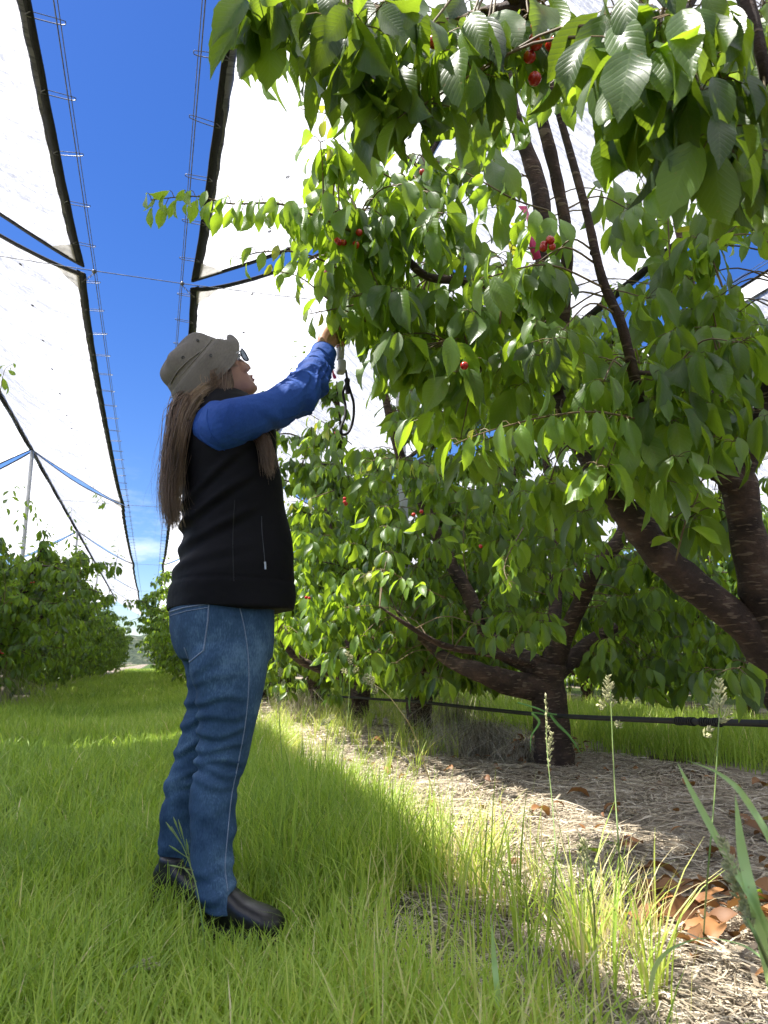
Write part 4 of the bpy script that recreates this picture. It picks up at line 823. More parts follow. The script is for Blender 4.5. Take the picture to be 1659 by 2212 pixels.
def jd(V, Nn):
    k = np.zeros(len(V))
    near = V[:, 1] < 2.335
    for i, z in enumerate(zc): k += crease(V, Nn, z, [.006, .006, .007, .007, .008, .007, .005][i], [.10, .14, .12, .05, .0, -.12, -.2][i], .011, i * 1.7, (.06, .27)) * near
    for i, q in enumerate((1490, 1535, 1590, 1650, 1668)): k += crease(V, Nn, PY(400, q, 2.44).z, .007, .35, .012, i, (-.02, .2)) * ~near
    for i, q in enumerate((1860, 1885, 1905, 1925)): k += crease(V, Nn, PY(450, q, 2.2).z, .0035, [.2, -.25, .15, -.1][i], .012, i * 2)
    for i, q in enumerate((1740, 1775, 1815)): k += crease(V, Nn, PY(450, q, 2.2).z, .0025, [.5, -.4, .5][i], .018, i * 2)
    k += crease(V, Nn, PY(450, 1415, 2.2).z, .003, .5, .016, 1, (.03, .2)) + crease(V, Nn, PY(450, 1455, 2.2).z, .004, .35, .014, 2, (.03, .25))
    return k
jeans = remesh(m, 'jeans', .0065, M['denim'], 7, jd)
# seam, pockets: thin raised strips lying on the cloth, found by casting from the camera's side
from mathutils.bvhtree import BVHTree
def bvh(o):
    me = o.data; L = pr.location; return BVHTree.FromPolygons([tuple(v.co + L) for v in me.vertices], [tuple(p.vertices) for p in me.polygons])
def onsurf(tree, pts, off=.002):
    out = []
    cpos = Vector((0, 0, CAMH))
    for px, py in pts:
        d = (P(px, py, 2) - cpos).normalized(); h = tree.ray_cast(cpos, d)
        if h[0] is not None: out.append(h[0] + h[1] * off * (1 if h[1].dot(d) < 0 else -1))
    return out
TJ = bvh(jeans)
def densify(pts, k=8): return [tuple(q) for q in smooth_path(pts, k)]
def lin(pts, k=8):
    a = np.array(pts, float); u = np.linspace(0, len(a) - 1, (len(a) - 1) * k + 1); return [tuple(np.interp(v, np.arange(len(a)), a[:, c]) for c in range(2)) for v in u]
seam = [(512, 1292), (522, 1330), (530, 1370), (536, 1420), (537, 1480), (530, 1560), (514, 1650), (500, 1720), (492, 1800), (486, 1870), (492, 1925)]
MB().tube(onsurf(TJ, densify(seam), .0005), .0016, 4).build('side_seam', M['stitch'], pr)
pk = [(366, 1322), (400, 1312), (451, 1304), (449, 1340), (440, 1405), (410, 1430), (398, 1398), (372, 1370)]
pm = MB(); pm.tube(onsurf(TJ, lin(pk[2:6] + pk[6:7]), .0008), .0022, 4); pm.tube(onsurf(TJ, lin(pk[:3]), .0008), .0024, 4); pm.tube(onsurf(TJ, lin([(368, 1330), (402, 1320), (450, 1312)]), .0006), .0014, 4)
pm.build('back_pocket', M['stitch'], pr)
pm = MB(); pm.tube(onsurf(TJ, lin([(514, 1288), (516, 1300), (545, 1300), (580, 1290)]), .0006), .0017, 4); pm.ball(onsurf(TJ, [(517, 1292)], .001)[0], .0045, 8, 5).build('front_pocket', M['stitch'], pr)

# --- boots
def boot(heel, toe, ank, sc=1.0):
    b = MB(); h = Vector(heel); t = Vector(toe); d = (t - h); ln = d.length; d.normalize(); s = Vector((-d.y, d.x, 0)); rings = []
    for f, w, z in ((-.0, .018, .07), (.02, .030, .09), (.10, .036, .105), (.25, .036, .11), (.42, .038, .088), (.58, .045, .072), (.74, .050, .066), (.88, .046, .058), (.97, .032, .046), (1.0, .015, .034)):
        c = h + d * ln * f; th = np.linspace(0, 2 * np.pi, 20, endpoint=False)
        rings.append([tuple(c + s * (w * math.copysign(abs(math.cos(q)) ** .8, math.cos(q))) + Vector((0, 0, .012 + z * .5 + z * .5 * math.copysign(abs(math.sin(q)) ** .7, math.sin(q))))) for q in th])
    loft(b, rings)
    a = Vector(ank); pth = [h + d * .055 + Vector((0, 0, .06)), h + d * .055 * .9 + Vector((0, 0, .12)), Vector((a.x, a.y, .145)), Vector((a.x, a.y, .165))]
    loft(b, [ringpts(q, w, w * .85, 20, 2, math.atan2(d.y, d.x)) for q, w in zip(pth, (.044, .040, .034, .030))])
    o = remesh(b, 'boot', .005, M['boot'], 5)
    so_ = MB(); rings = []
    for z, g in ((-.005, .0), (.014, .003), (.02, .001)):
        pts = []
        for u in np.linspace(0, 2 * np.pi, 40, endpoint=False):
            f = .5 + .515 * math.cos(u); w = np.interp(f, [0, .05, .25, .45, .7, .9, 1], [.01, .033, .037, .036, .05, .04, .008]) + g
            pts.append(tuple(h + d * ln * f + s * w * math.copysign(1, math.sin(u)) * min(1, abs(math.sin(u)) * 3) + Vector((0, 0, z))))
        rings.append(pts)
    loft(so_, rings); so_.build('sole', M['black'], pr); return o
def anc(l, r_, py, Y): q = (PY(l, py, Y) + PY(r_, py, Y)) / 2; return (q.x, q.y)
boot(tuple(PG(440, 2004)), tuple(PG(606, 2040)), anc(424, 510, 1903, 2.14)); boot(tuple(PG(338, 1946)), tuple(PG(480, 1972)), anc(346, 426, 1880, 2.44))

# --- vest
m = MB()
VR = [(1320, 354, 633, .212), (1290, 357, 637, .21), (1250, 362, 635, .205), (1217, 375, 632, .196), (1177, 389, 628, .182), (1127, 391, 624, .176), (1085, 388, 617, .176), (1040, 384, 608, .184), (985, 383, 598, .195), (940, 386, 590, .20), (905, 392, 578, .185), (880, 404, 560, .155), (862, 418, 540, .115), (848, 428, 520, .07)]
loft(m, prof(VR, 2.35, None, n=56, pw=2.45, k=5))
def vd(V, Nn):
    k = .004 * np.sin(V[:, 2] * 17 + V[:, 0] * 22 + 1.5 * np.sin(V[:, 1] * 9)) + .003 * np.sin(V[:, 2] * 31 - V[:, 0] * 14)
    for q, sl, am in ((1165, .55, .010), (1110, .75, .009), (1060, .95, .007), (1210, .3, .006)):
        zz = PY(400, q, 2.2).z; d = (V[:, 2] - zz - sl * (V[:, 0] - .08)) / .016; k += am * (np.exp(-d * d) - .7 * np.exp(-(d + 1.6) ** 2)) * np.clip((.30 - V[:, 0]) / .12, 0, 1)
    z0 = PY(500, 1262, 2.16).z; k += -.0035 * np.exp(-((V[:, 2] - z0 - .022) / .004) ** 2)
    return k
vest = remesh(m, 'vest', .0065, M['vest'], 6, vd)
TV = bvh(vest)
MB().tube(onsurf(TV, densify([(565, 1115), (566, 1150), (570, 1190), (572, 1215)]), .0003), .0012, 5).build('pocket_zip', M['steel_dark'], pr)
MB().tube(onsurf(TV, [(571, 1214), (572, 1222), (572, 1230)], .003), .0035, 5).build('zip_pull', M['frame'], pr)
MB().tube(onsurf(TV, densify([(507, 1080), (504, 1130), (503, 1190), (505, 1255)]), .0002), .0015, 4).build('panel_seam', M['black'], pr)
z_ = PY(628, 1306, 2.34); MB().tube([z_ + Vector((-.004, -.02, .02)), z_ + Vector((-.002, -.02, -.004)), z_ + Vector((.0, -.02, -.012))], .004, 6).build('zip_pull', M['frame'], pr)

# --- shirt: near sleeve with the shoulder, far sleeve, collar
def tubeloft(path, n=28, k=6, flat=1.0):
    """path rows (x, y, z, r)"""
    a = smooth_path(path, k); m2 = MB(); m2.tube(a[:, :3], list(a[:, 3]), n, cap=True, flat=flat); return m2
sh0 = PY(464, 925, 2.255); sh1 = PY(488, 920, 2.185); a1 = PY(551, 897, 2.17); a2 = PY(600, 880, 2.19); el = PY(646, 851, 2.215); f1 = PY(668, 824, 2.26); f2 = PY(684, 796, 2.32); cu = PY(694, 776, 2.35); cu2 = PY(698, 765, 2.365)
m = MB(); rows = [(*sh0, .072), (*sh1, .075), (*PY(515, 909, 2.165), .069), (*a1, .062), (*a2, .0585), (*el, .060), (*f1, .055), (*f2, .048), (*cu, .041), (*cu2, .040)]
a = smooth_path(rows, 6); m.tube(a[:, :3], list(a[:, 3]), 28)
loft(m, prof([(985, 438, 520, .10, 2.27), (950, 432, 525, .12, 2.27), (915, 432, 520, .12, 2.27), (885, 442, 505, .10, 2.28), (868, 450, 492, .06, 2.29)], 0, None, n=30))
A0 = smooth_path([tuple(q) for q in a[:, :3]], 5)
A0t = np.gradient(A0, axis=0)
def sd(V, Nn):
    q = ((V[:, None, :] - A0[None]) ** 2).sum(-1).argmin(1) / (len(A0) - 1.0)
    k = np.zeros(len(V))
    dv_ = V - A0[(q * (len(A0) - 1)).astype(int)]; ang = np.arctan2(dv_[:, 1], dv_[:, 2] - .5 * dv_[:, 0])
    for u0, am, ph, wd, tw in ((.50, .010, 2.2, .016, .020), (.56, .012, 3.0, .018, -.025), (.62, .013, 2.4, .017, .03), (.68, .011, 4.2, .016, .03), (.75, .011, 2.0, .02, -.03), (.83, .010, 3.4, .016, .02), (.58, .008, .4, .016, .03), (.70, .008, -.6, .02, -.03), (.38, .005, 3.2, .025, .06), (.22, .004, 2.4, .03, .08)):
        d = (q - u0 - tw * np.sin(ang + ph * 1.7)) / wd; am *= .75; wd *= .8; mk = np.clip(.35 + .9 * np.cos(ang - ph), 0, 1); k += am * mk * (np.exp(-d * d) - .9 * np.exp(-(d + 1.6) ** 2))
    ph_ = 24 * q * (1 + .3 * np.sin(2 * ang)) + 1.3 * ang + 1.2 * np.sin(V[:, 1] * 25 + V[:, 2] * 18); rd = (1 - np.abs(np.sin(ph_))) ** 2.2
    k += rd * (.0105 * np.exp(-((q - .64) / .17) ** 2) + .007 * np.exp(-((q - .12) / .09) ** 2) + .004 * np.exp(-((q - .88) / .1) ** 2)) * np.clip(.5 + .6 * np.sin(ang * 2 + q * 17), .15, 1)
    k += .0025 * np.sin(V[:, 2] * 60 + V[:, 0] * 40) * np.exp(-((q - .08) / .1) ** 2)
    return k
shirt = remesh(m, 'shirt_sleeve', .0035, M['shirt'], 5, sd)
TSH = bvh(shirt); MB().tube(onsurf(TSH, densify([(449, 884), (447, 905), (455, 935), (474, 962), (500, 985)]), .0005), .0018, 4).build('shoulder_seam', M['shirt'], pr)
# cuff band, a little proud of the sleeve
ax = np.array(cu2) - np.array(cu); ax /= np.linalg.norm(ax); c0 = np.array(cu) - ax * .028; c1 = np.array(cu2) + ax * .012
u_ = np.cross(ax, [0, 0, 1.0]); u_ /= np.linalg.norm(u_); v_ = np.cross(ax, u_)
rings = []
for f, rr_ in ((0, .0405), (0.0, .0435), (.25, .0445), (.6, .0440), (.97, .0435), (1.0, .0425), (1.0, .036), (.8, .034)):
    th = np.linspace(0, 2 * np.pi, 36, endpoint=False); c = c0 * (1 - f) + c1 * f; rings.append([tuple(c + rr_ * (1 + .03 * np.sin(3 * q + 1)) * (np.cos(q) * u_ + np.sin(q) * v_)) for q in th])
mc = MB(); loft(mc, rings, False); mc.build('cuff', M['shirt'], pr)
# far sleeve hanging on her other side
m = MB(); q = np.array([.2, 2.33, 0]); fa = [(.165, 2.50, 1.40, .065), (.17, 2.56, 1.32, .06), (.18, 2.585, 1.18, .052), (.20, 2.59, 1.06, .048), (.24, 2.585, .95, .043), (.28, 2.575, .86, .038)]
b = smooth_path(fa, 5); m.tube(b[:, :3], list(b[:, 3]), 20); remesh(m, 'shirt_sleeve', .006, M['shirt'], 4)

# --- head, in its own frame: x forwards, z up, origin between the eyes at mid height
PIT = math.radians(36)
RY = np.array([[math.cos(PIT), 0, -math.sin(PIT)], [0, 1, 0], [math.sin(PIT), 0, math.cos(PIT)]])
RZm = np.array([[cR, -sR, 0], [sR, cR, 0], [0, 0, 1]]); RH = RZm @ RY
nose_w = np.array(PY(541, 797, 2.38)); HS = 1.08; HO = nose_w - HS * RH @ np.array([.112, 0, -.042])
def H(v): return HS * np.asarray(v, float) @ RH.T + HO
m = MB()
HR = [ # z, back x, front x, half width
 (-.112, .035, .078, .018), (-.106, .0, .090, .034), (-.096, -.03, .094, .047), (-.080, -.052, .091, .056), (-.062, -.066, .090, .062), (-.040, -.080, .089, .066), (-.018, -.090, .087, .068), (.0, -.096, .084, .070), (.02, -.100, .090, .071),
 (.040, -.098, .088, .071), (.056, -.090, .072, .064), (.068, -.076, .052, .053), (.078, -.055, .030, .036), (.082, -.03, .006, .012)]
sp_ = smooth_path(HR, 3); rings = []
for z, xb, xf, w in sp_:
    th = np.linspace(0, 2 * np.pi, 40, endpoint=False); cx_ = (xb + xf) / 2; ax_ = (xf - xb) / 2
    x = cx_ + ax_ * np.cos(th); y = w * sgn(np.sin(th), .92); rings.append(H(np.stack([x, y, np.full_like(x, z)], -1)))
loft(m, rings)
# nose, lips, chin, brow, cheek as overlapping volumes
def hb(c, r_, s=12): 
    t = MB(); t.ball(c, r_, s, 9); m.add(H(t.V[0]), [list(f) for f in np.concatenate([x.tolist() and x for x in t.Q[4]]).tolist()] + [list(f) for f in t.Q[3][0].tolist()])
def htube(pts, rad, n=12): t = MB(); t.tube(pts, rad, n); [m.add(H(V), Q.tolist()) for V, Q in [(np.concatenate(t.V), np.concatenate(t.Q[4]))]]; 
def hclosed(pts, rad, n=12):
    t = MB(); t.tube(pts, rad, n, cap=False); V = t.V[0]; k = len(V); pts = np.asarray(pts, float)
    V = np.concatenate([V, pts[:1], pts[-1:]]); f = t.Q[4][0].tolist() + [[(j + 1) % n, j, k] for j in range(n)] + [[k - n + j, k - n + (j + 1) % n, k + 1] for j in range(n)]
    m.add(H(V), f)
hclosed([(.080, 0, .018), (.090, 0, .004), (.099, 0, -.016), (.105, 0, -.032), (.104, 0, -.042)], [.008, .0075, .0085, .0105, .010])
hb((.1035, 0, -.036), (.0095, .0105, .009)); hb((.095, .011, -.041), (.009, .007, .007)); hb((.095, -.011, -.041), (.009, .007, .007))
hb((.090, 0, -.063), (.0115, .021, .0065)); hb((.089, 0, -.0745), (.011, .019, .0065)); hb((.083, 0, -.098), (.015, .018, .013))
for s in (-1, 1):
    hb((.078, s * .034, .016), (.012, .024, .008)); hb((.066, s * .042, -.032), (.018, .018, .020)); hb((-.008, s * .070, -.012), (.016, .006, .028))
# neck, shoulders core, near arm, far arm, hips core, legs: one body
def btube(path, n=20, k=5):
    a = smooth_path(path, k); V_ = MB(); V_.tube(a[:, :3], list(a[:, 3]), n, cap=False); V = V_.V[0]; kk2 = len(V)
    V = np.concatenate([V, a[:1, :3], a[-1:, :3]]); f = V_.Q[4][0].tolist() + [[(j + 1) % n, j, kk2] for j in range(n)] + [[kk2 - n + j, kk2 - n + (j + 1) % n, kk2 + 1] for j in range(n)]
    m.add(V, f)
nb_ = H([[-.03, 0, -.06]])[0]; sh_c = np.array([.17, 2.34, 1.38])
btube([(*nb_, .056), (*(nb_ * .5 + (sh_c + [0, 0, .02]) * .5), .055), (*sh_c, .07), (.19, 2.35, 1.25, .11), (.2, 2.34, 1.1, .10), (.2, 2.34, .95, .10), (.2, 2.34, .85, .10)])
btube([(*sh_c, .05), (*sh1, .055), (*a1, .046), (*el, .038), (*f2, .03), (*cu, .027), (*(np.array(cu2) + ax * .03), .027)])
btube([(*sh_c, .05), (.17, 2.52, 1.36, .05), (.18, 2.585, 1.18, .038), (.28, 2.575, .86, .027), (.30, 2.57, .80, .026)])
for rws in (nearR, farR):
    cs = []
    for py_, l_, r_, b_w, Yy in rws:
        A_, B_ = PY(l_, py_, Yy), PY(r_, py_, Yy); cs.append((*((A_ + B_) / 2), min(b_w, (B_.x - A_.x) / 2) * .62))
    btube([(.19, (2.34 + rws[0][4]) / 2, .9, .07)] + cs + [(cs[-1][0], cs[-1][1], .07, .03)])
# hand: fist closed round the device, back of the hand to the camera
def hand(w, palm_c, across, up_, back, L_=1.0, grip=True):
    """w wrist, across = from little finger to forefinger side, up_ = towards the knuckles, back = out of the back of the hand"""
    w, pc, X, U, B = [np.array(tuple(q), float) for q in (w, palm_c, across, up_, back)]
    X /= np.linalg.norm(X); U /= np.linalg.norm(U); B /= np.linalg.norm(B)
    for s_, wd in ((-.028, .013), (-.010, .0145), (.010, .0155), (.027, .0145)):
        btube([(*(w + X * s_ * .45), .019), (*(w * .5 + pc * .5 + X * s_ * .8), wd + .004), (*(pc + X * s_ + U * .028), wd), (*(pc + X * s_ * 1.05 + U * .040), wd * .8)], 14, 4)
    for i, (s_, ln) in enumerate(((-.030, .8), (-.0105, .95), (.0105, 1.0), (.030, .93))):
        k0 = pc + X * s_ * 1.08 + U * .040
        p1 = k0 + (U * .018 - B * .030) * ln if grip else k0 + (U * .036 - B * .012) * ln
        p2 = p1 + ((-U) * .016 - B * .016) * ln if grip else p1 + (U * .018 - B * .016) * ln
        p3 = p2 + ((-U) * .018 + B * .006) * ln if grip else p2 + (U * .008 - B * .016) * ln
        btube([(*k0, .0105), (*(k0 * .4 + p1 * .6), .0092), (*p1, .0092), (*(p1 * .5 + p2 * .5), .0085), (*p2, .0082), (*p3, .0072)], 12, 3)
    t0_ = w * .55 + pc * .45 + X * .026 - B * .008; t1_ = t0_ + X * .020 + U * .024 - B * .014; t2_ = t1_ + U * .022 - B * .016 - X * .006; t3_ = t2_ + U * .012 - B * .012 - X * .014
    btube([(*t0_, .015), (*t1_, .0125), (*t2_, .0105), (*t3_, .0085)], 12, 4)
wr = np.array(cu2) + ax * .015; pc = np.array(PY(706, 722, 2.395)); camdir = np.array([-.0, -1.0, -.25])
hand(wr, pc, (-.35, .1, .93), (.85, .35, .35), (-.3, -.9, .1))
hand((.30, 2.57, .80), (.315, 2.565, .755), (.8, -.5, 0), (.15, 0, -1), (.3, .9, .1), grip=False)
body = remesh(m, 'body', .0036, M['skin'], 3, None, .45)
# eyes, brows, mouth
for s in (-1, 1):
    MB().ball(H([[.0735, s * .032, .0]])[0], .0108, 12, 8).build('eye', M['white'], pr)
    e = MB(); e.ball(H([[.0825, s * .0325, .001]])[0], (.0042, .0048, .0048), 10, 6).build('iris', M['rim'], pr)
    MB().tube([H([q])[0] for q in ((.086, s * .016, .017), (.088, s * .030, .022), (.080, s * .044, .019), (.070, s * .053, .012))], [.002, .0026, .0012], 5).build('eyebrow', M['hair'], pr)
    MB().tube([H([q])[0] for q in ((.0865, s * .022, .004), (.0895, s * .032, .0075), (.085, s * .042, .004), (.080, s * .047, .0))], [.0012, .0016, .001], 5).build('eyelashes', M['black'], pr)
l = MB(); l.tube([H([q])[0] for q in ((.093, -.018, -.0655), (.100, -.008, -.0625), (.1015, 0, -.0635), (.100, .008, -.0625), (.093, .018, -.0655))], [.0015, .0036, .004, .0036, .0015], 8)
l.tube([H([q])[0] for q in ((.092, -.017, -.072), (.098, -.008, -.0755), (.0995, 0, -.0765), (.098, .008, -.0755), (.092, .017, -.072))], [.0015, .004, .0046, .004, .0015], 8).build('lips', M['lips'], pr)
l2 = MB(); l2.tube([H([q])[0] for q in ((.094, -.015, -.0688), (.0995, 0, -.0693), (.094, .015, -.0688))], .0018, 5).build('mouth', M['black'], pr)
# glasses
g = MB(); th = np.linspace(0, 2 * np.pi, 28)
for s in (-1, 1):
    c = np.array([.104, s * .034, -.002]); rim = [H([c + np.array([-.010 * abs(math.cos(q)) * (1 if math.cos(q) * s > 0 else 0) , .0245 * math.cos(q), .019 * math.copysign(abs(math.sin(q)) ** .85, math.sin(q))])])[0] for q in th]
    g.tube(rim, .0022, 6, cap=False)
    lm = MB(); R_ = np.array(rim[:-1]); k = len(R_); lm.add(np.concatenate([R_, R_.mean(0)[None]]), [[i, (i + 1) % k, k] for i in range(k)]).build('lens', M['lens'], pr)
g.tube([H([q])[0] for q in ((.1045, -.0105, .004), (.107, 0, .007), (.1045, .0105, .004))], .0014, 5); g.build('glasses', M['rim'], pr)
for s in (-1, 1): MB().tube([H([q])[0] for q in ((.094, s * .058, .008), (.085, s * .068, .008), (.04, s * .074, .006), (-.005, s * .077, .002), (-.018, s * .076, -.012))], [.0022, .0018, .0018], 6).build('temple_arm', M['frame'], pr)

# --- hat: axis leans back further than the head
hb0 = np.array(PY(417, 788, 2.36)); ta_ = math.radians(57)
axh = RZm @ np.array([-math.sin(ta_), 0, math.cos(ta_)]); fh = RZm @ np.array([math.cos(ta_), 0, math.sin(ta_)]); sh_v = np.cross(axh, fh)
r3 = np.random.default_rng(8); phs = r3.uniform(0, 6, 6)
def hatring(h, rx, ry, off=0.0, wav=0.0, droop=0.0, flip=0.0, n=64):
    q = np.linspace(0, 2 * np.pi, n, endpoint=False); w = wav * (np.sin(3 * q + phs[0]) + .6 * np.sin(5 * q + phs[1]) + .4 * np.sin(8 * q + phs[2]))
    hh = h + w - droop * np.abs(np.sin(q)) ** 1.5 + flip * np.clip(np.cos(q), 0, 1) ** 6
    return hb0[None] + (rx * np.cos(q) + off)[:, None] * fh + (ry * np.sin(q))[:, None] * sh_v + hh[:, None] * axh
cr_ = [hatring(-.068, .160, .114, 0, .003, .022, .034), hatring(-.065, .165, .117, 0, .003, .022, .040), hatring(-.050, .151, .114, 0, .002, .015, .014), hatring(-.025, .132, .109, 0, .0012, .006, .002), hatring(-.004, .118, .103), hatring(.002, .109, .096), hatring(.006, .108, .095), hatring(.022, .106, .094, -.001, .002), hatring(.040, .102, .090, -.003, .003), hatring(.056, .094, .083, -.004, .004), hatring(.067, .080, .070, -.005, .004), hatring(.072, .045, .04, -.006, .003), hatring(.073, .012, .01, -.006)]
hm = MB(); loft(hm, cr_[1:], False); V = hm.V[0]; n = 64
hm.add(np.concatenate([cr_[-1], cr_[-1].mean(0)[None]]), [[i, (i + 1) % n, n] for i in range(n)])
# lining side: inner wall under brim and crown
inner = [cr_[1], cr_[0], hatring(-.053, .147, .111, 0, .002, .015, .014), hatring(-.028, .129, .106, 0, .0012, .006, .002), hatring(-.004, .114, .099), hatring(.045, .10, .086), hatring(.066, .06, .05)]
loft(hm, inner, False); hat = hm.build('hat', M['hat'], pr)
sv = hat.modifiers.new('sub', 'SUBSURF'); sv.levels = sv.render_levels = 1
def onhat(h, q, rx, ry, out=.0015): return hb0 + (rx + out) * math.cos(q) * fh + (ry + out) * math.sin(q) * sh_v + h * axh
st = MB()
for f in np.linspace(.12, .95, 9):
    q = np.linspace(3.35, 6.15, 30); rx = .118 + (.162 - .118) * f; ry = .103 + (.117 - .103) * f ** .6; h = -.004 + (-.065 + .004) * f ** 1.15
    st.tube([hb0 + (rx * math.cos(t) + 0) * fh + ry * math.sin(t) * sh_v + (h + .0035 - (.022 * f ** 1.6) * abs(math.sin(t)) ** 1.5 + (.040 * f ** 2.5) * max(0, math.cos(t)) ** 6) * axh for t in q], .0006, 4, cap=False)
st.build('brim_stitching', M['hat'], pr)
bd = MB(); bd.tube([onhat(.006, t, .108, .095, .001) for t in np.linspace(0, 2 * np.pi, 49)], .0026, 5, cap=False); bd.tube([onhat(.010 + .012 * math.sin(t * 2), t, .107, .094, .002) for t in np.linspace(3.3, 4.9, 14)], .0024, 5); bd.build('hat_cord', M['hat'], pr)
for h, q in ((.036, -1.25), (.036, -2.0), (.014, -1.6), (-.022, -1.5)):
    c = onhat(h, q, .103 if h > 0 else .130, .091 if h > 0 else .112, .001); n_ = math.cos(q) * fh + math.sin(q) * sh_v; t1_ = np.cross(n_, axh)
    MB().tube([c + .0038 * (math.cos(t) * t1_ + math.sin(t) * axh) for t in np.linspace(0, 6.283, 11)], .0016, 5, cap=False).build('hat_eyelet', M['steel_dark'], pr)

# --- hair
hr_ = np.random.default_rng(12); hairm = MB()
def lock(path, sr0, sr1, cnt, rad=.0016, wob=.004, _k=.5):
    a = smooth_path(path, 6); n = len(a); u = np.linspace(0, 1, n)
    rad *= _k
    for _ in range(int(cnt * 3.4)):
        o0 = hr_.normal(0, 1, 3) * sr0; o1 = hr_.normal(0, 1, 3) * sr1; L_ = hr_.uniform(.82, 1.0); k = max(4, int(n * L_)); uu = u[:k, None]
        wv = wob * np.sin(uu * hr_.uniform(4, 9) + hr_.uniform(0, 6)) * hr_.normal(0, 1, 3) * uu
        hairm.tube(a[:k, :3] + o0 * (1 - uu) + o1 * uu + wv, [rad, rad, rad * .9, rad * .35], 3, cap=False, var=hr_.random())
bk = [H([[-.06, -.03, -.06]])[0], PY(398, 880, 2.32), PY(382, 930, 2.30), PY(370, 1000, 2.30), PY(366, 1070, 2.30), PY(376, 1142, 2.31)]
lock(bk, .02, .014, 420, .0017); lock([H([[-.07, .03, -.05]])[0], PY(405, 890, 2.38), PY(388, 950, 2.36), PY(378, 1010, 2.35), PY(370, 1080, 2.34), PY(378, 1130, 2.34)], .02, .013, 200, .0017)
lock([H([[-.05, -.055, -.06]])[0], PY(430, 858, 2.25), PY(408, 885, 2.24), PY(392, 935, 2.24), PY(380, 1000, 2.26), PY(374, 1080, 2.28)], .014, .012, 170, .0015)
fr = [H([[-.01, -.068, -.04]])[0], PY(486, 858, 2.255), PY(515, 885, 2.25), PY(548, 925, 2.20), PY(572, 965, 2.17), PY(584, 1032, 2.17)]
lock(fr, .010, .011, 210, .0016)
lock([H([[.008, -.064, -.010]])[0], H([[.0, -.072, -.03]])[0], H([[-.02, -.068, -.065]])[0], PY(458, 868, 2.25), PY(445, 888, 2.25)], .006, .012, 190, .0016)
lock([H([[-.030, -.060, -.03]])[0], H([[-.045, -.068, -.035]])[0], H([[-.06, -.06, -.07]])[0], PY(425, 880, 2.26), PY(405, 905, 2.26)], .015, .015, 200, .0017)
lock([H([[.035, -.066, .01]])[0], H([[.032, -.070, -.012]])[0], H([[.05, -.068, -.026]])[0]], .002, .004, 8, .0007); lock(bk, .025, .035, 30, .0006, .02)
hm_ = MB(); hm_.ball((-.028, 0, .005), (.076, .0725, .080), 24, 16); V0 = hm_.V[0]; hv = H(V0)
hq = MB(); hq.add(hv, [list(map(int, f)) for f in hm_.Q[4][0]] + [list(map(int, f)) for f in hm_.Q[3][0]])
hq.tube(smooth_path([H([[-.07, 0, -.03]])[0], PY(400, 890, 2.33), PY(384, 950, 2.32), PY(376, 1020, 2.32), PY(372, 1090, 2.32)], 5), [.05, .035, .024, .02, .012], 14)
hairm.add(np.concatenate(hq.V), np.concatenate([x for x in hq.Q[4]]).tolist() + np.concatenate([x for x in hq.Q[3]]).tolist())
hairm.build('hair', M['hair'], pr)

# --- handheld meter with its wrist strap
gc = (PY(735, 698, 2.44) + PY(737, 800, 2.44)) / 2
dv = empty('handheld_meter', tuple(gc), 'pale grey handheld meter gripped in her raised fist, black wrist strap hanging below', 'meter')
rotd = Vector((0.02, 0, 1)).to_track_quat('Z', 'Y').to_matrix()
b_ = MB(); b_.box(PY(737, 793, 2.44), (.040, .030, .05), rotd, .009); b_.build('housing', M['device'], dv)
b_ = MB(); b_.box(PY(736, 745, 2.44), (.030, .024, .115), rotd, .007); b_.build('handle', M['device'], dv)
b_ = MB(); b_.tube([PY(738, 712, 2.44), PY(744, 703, 2.44), PY(746, 699, 2.44)], [.014, .013, .010], 12); b_.build('sensor_head', M['black'], dv)
MB().tube(smooth_path([PY(747, 800, 2.44), PY(749, 812, 2.43), PY(750, 822, 2.43)], 3), .0042, 7).build('strap_link', M['black'], dv)
b_ = MB(); lp = [(750, 826), (741, 848), (746, 875), (745, 900), (737, 922), (736, 934), (744, 939), (755, 930), (763, 905), (764, 872), (757, 846), (751, 828)]
b_.tube(smooth_path([PY(x, y, 2.43 + .012 * math.sin(i)) for i, (x, y) in enumerate(lp)], 5), .0048, 8); b_.ball(PY(750, 822, 2.43), (.011, .010, .010), 10, 7); b_.tube([PY(750, 822, 2.43), PY(751, 850, 2.43)], [.009, .008], 8)
b_.build('wrist_strap', M['black'], dv)

# ------------------------------------------------------------------ ribbons on the branches
def ribbon(pts, w, label, tw=1.0):
    a = smooth_path([P(*q) for q in pts], 6); m = MB(); n = len(a); T = np.gradient(a, axis=0); T /= np.linalg.norm(T, axis=1)[:, None]
    base = np.array([cy, -sy, 0.0]); V = []
    for i in range(n):
        an = tw * math.sin(i / n * 4); s_ = base * math.cos(an) + np.array([sy, cy, 0]) * math.sin(an); f = np.array([-s_[1], s_[0], 0]) * .0006
        V += [a[i] - s_ * w / 2 - f, a[i] + s_ * w / 2 - f, a[i] + s_ * w / 2 + f, a[i] - s_ * w / 2 + f]
    I = np.arange(n - 1)[:, None] * 4; J = np.arange(4)[None]; J2 = (J + 1) % 4
    m.add(np.array(V), np.stack([I + J, I + J2, I + 4 + J2, I + 4 + J], -1).reshape(-1, 4)); tag(m.build('ribbon', M['pink']), label, 'ribbon', 'pink marking ribbons')
ribbon([(1128, 445, 2.75), (1140, 470, 2.62), (1146, 500, 2.6), (1152, 530, 2.6), (1160, 560, 2.62)], .034, 'wide pink ribbon tied on the thick grey branch above a cherry bunch')
ribbon([(722, 640, 2.47), (724, 665, 2.46), (723, 690, 2.46), (728, 715, 2.46)], .030, 'pink ribbon hanging just above her raised fist')
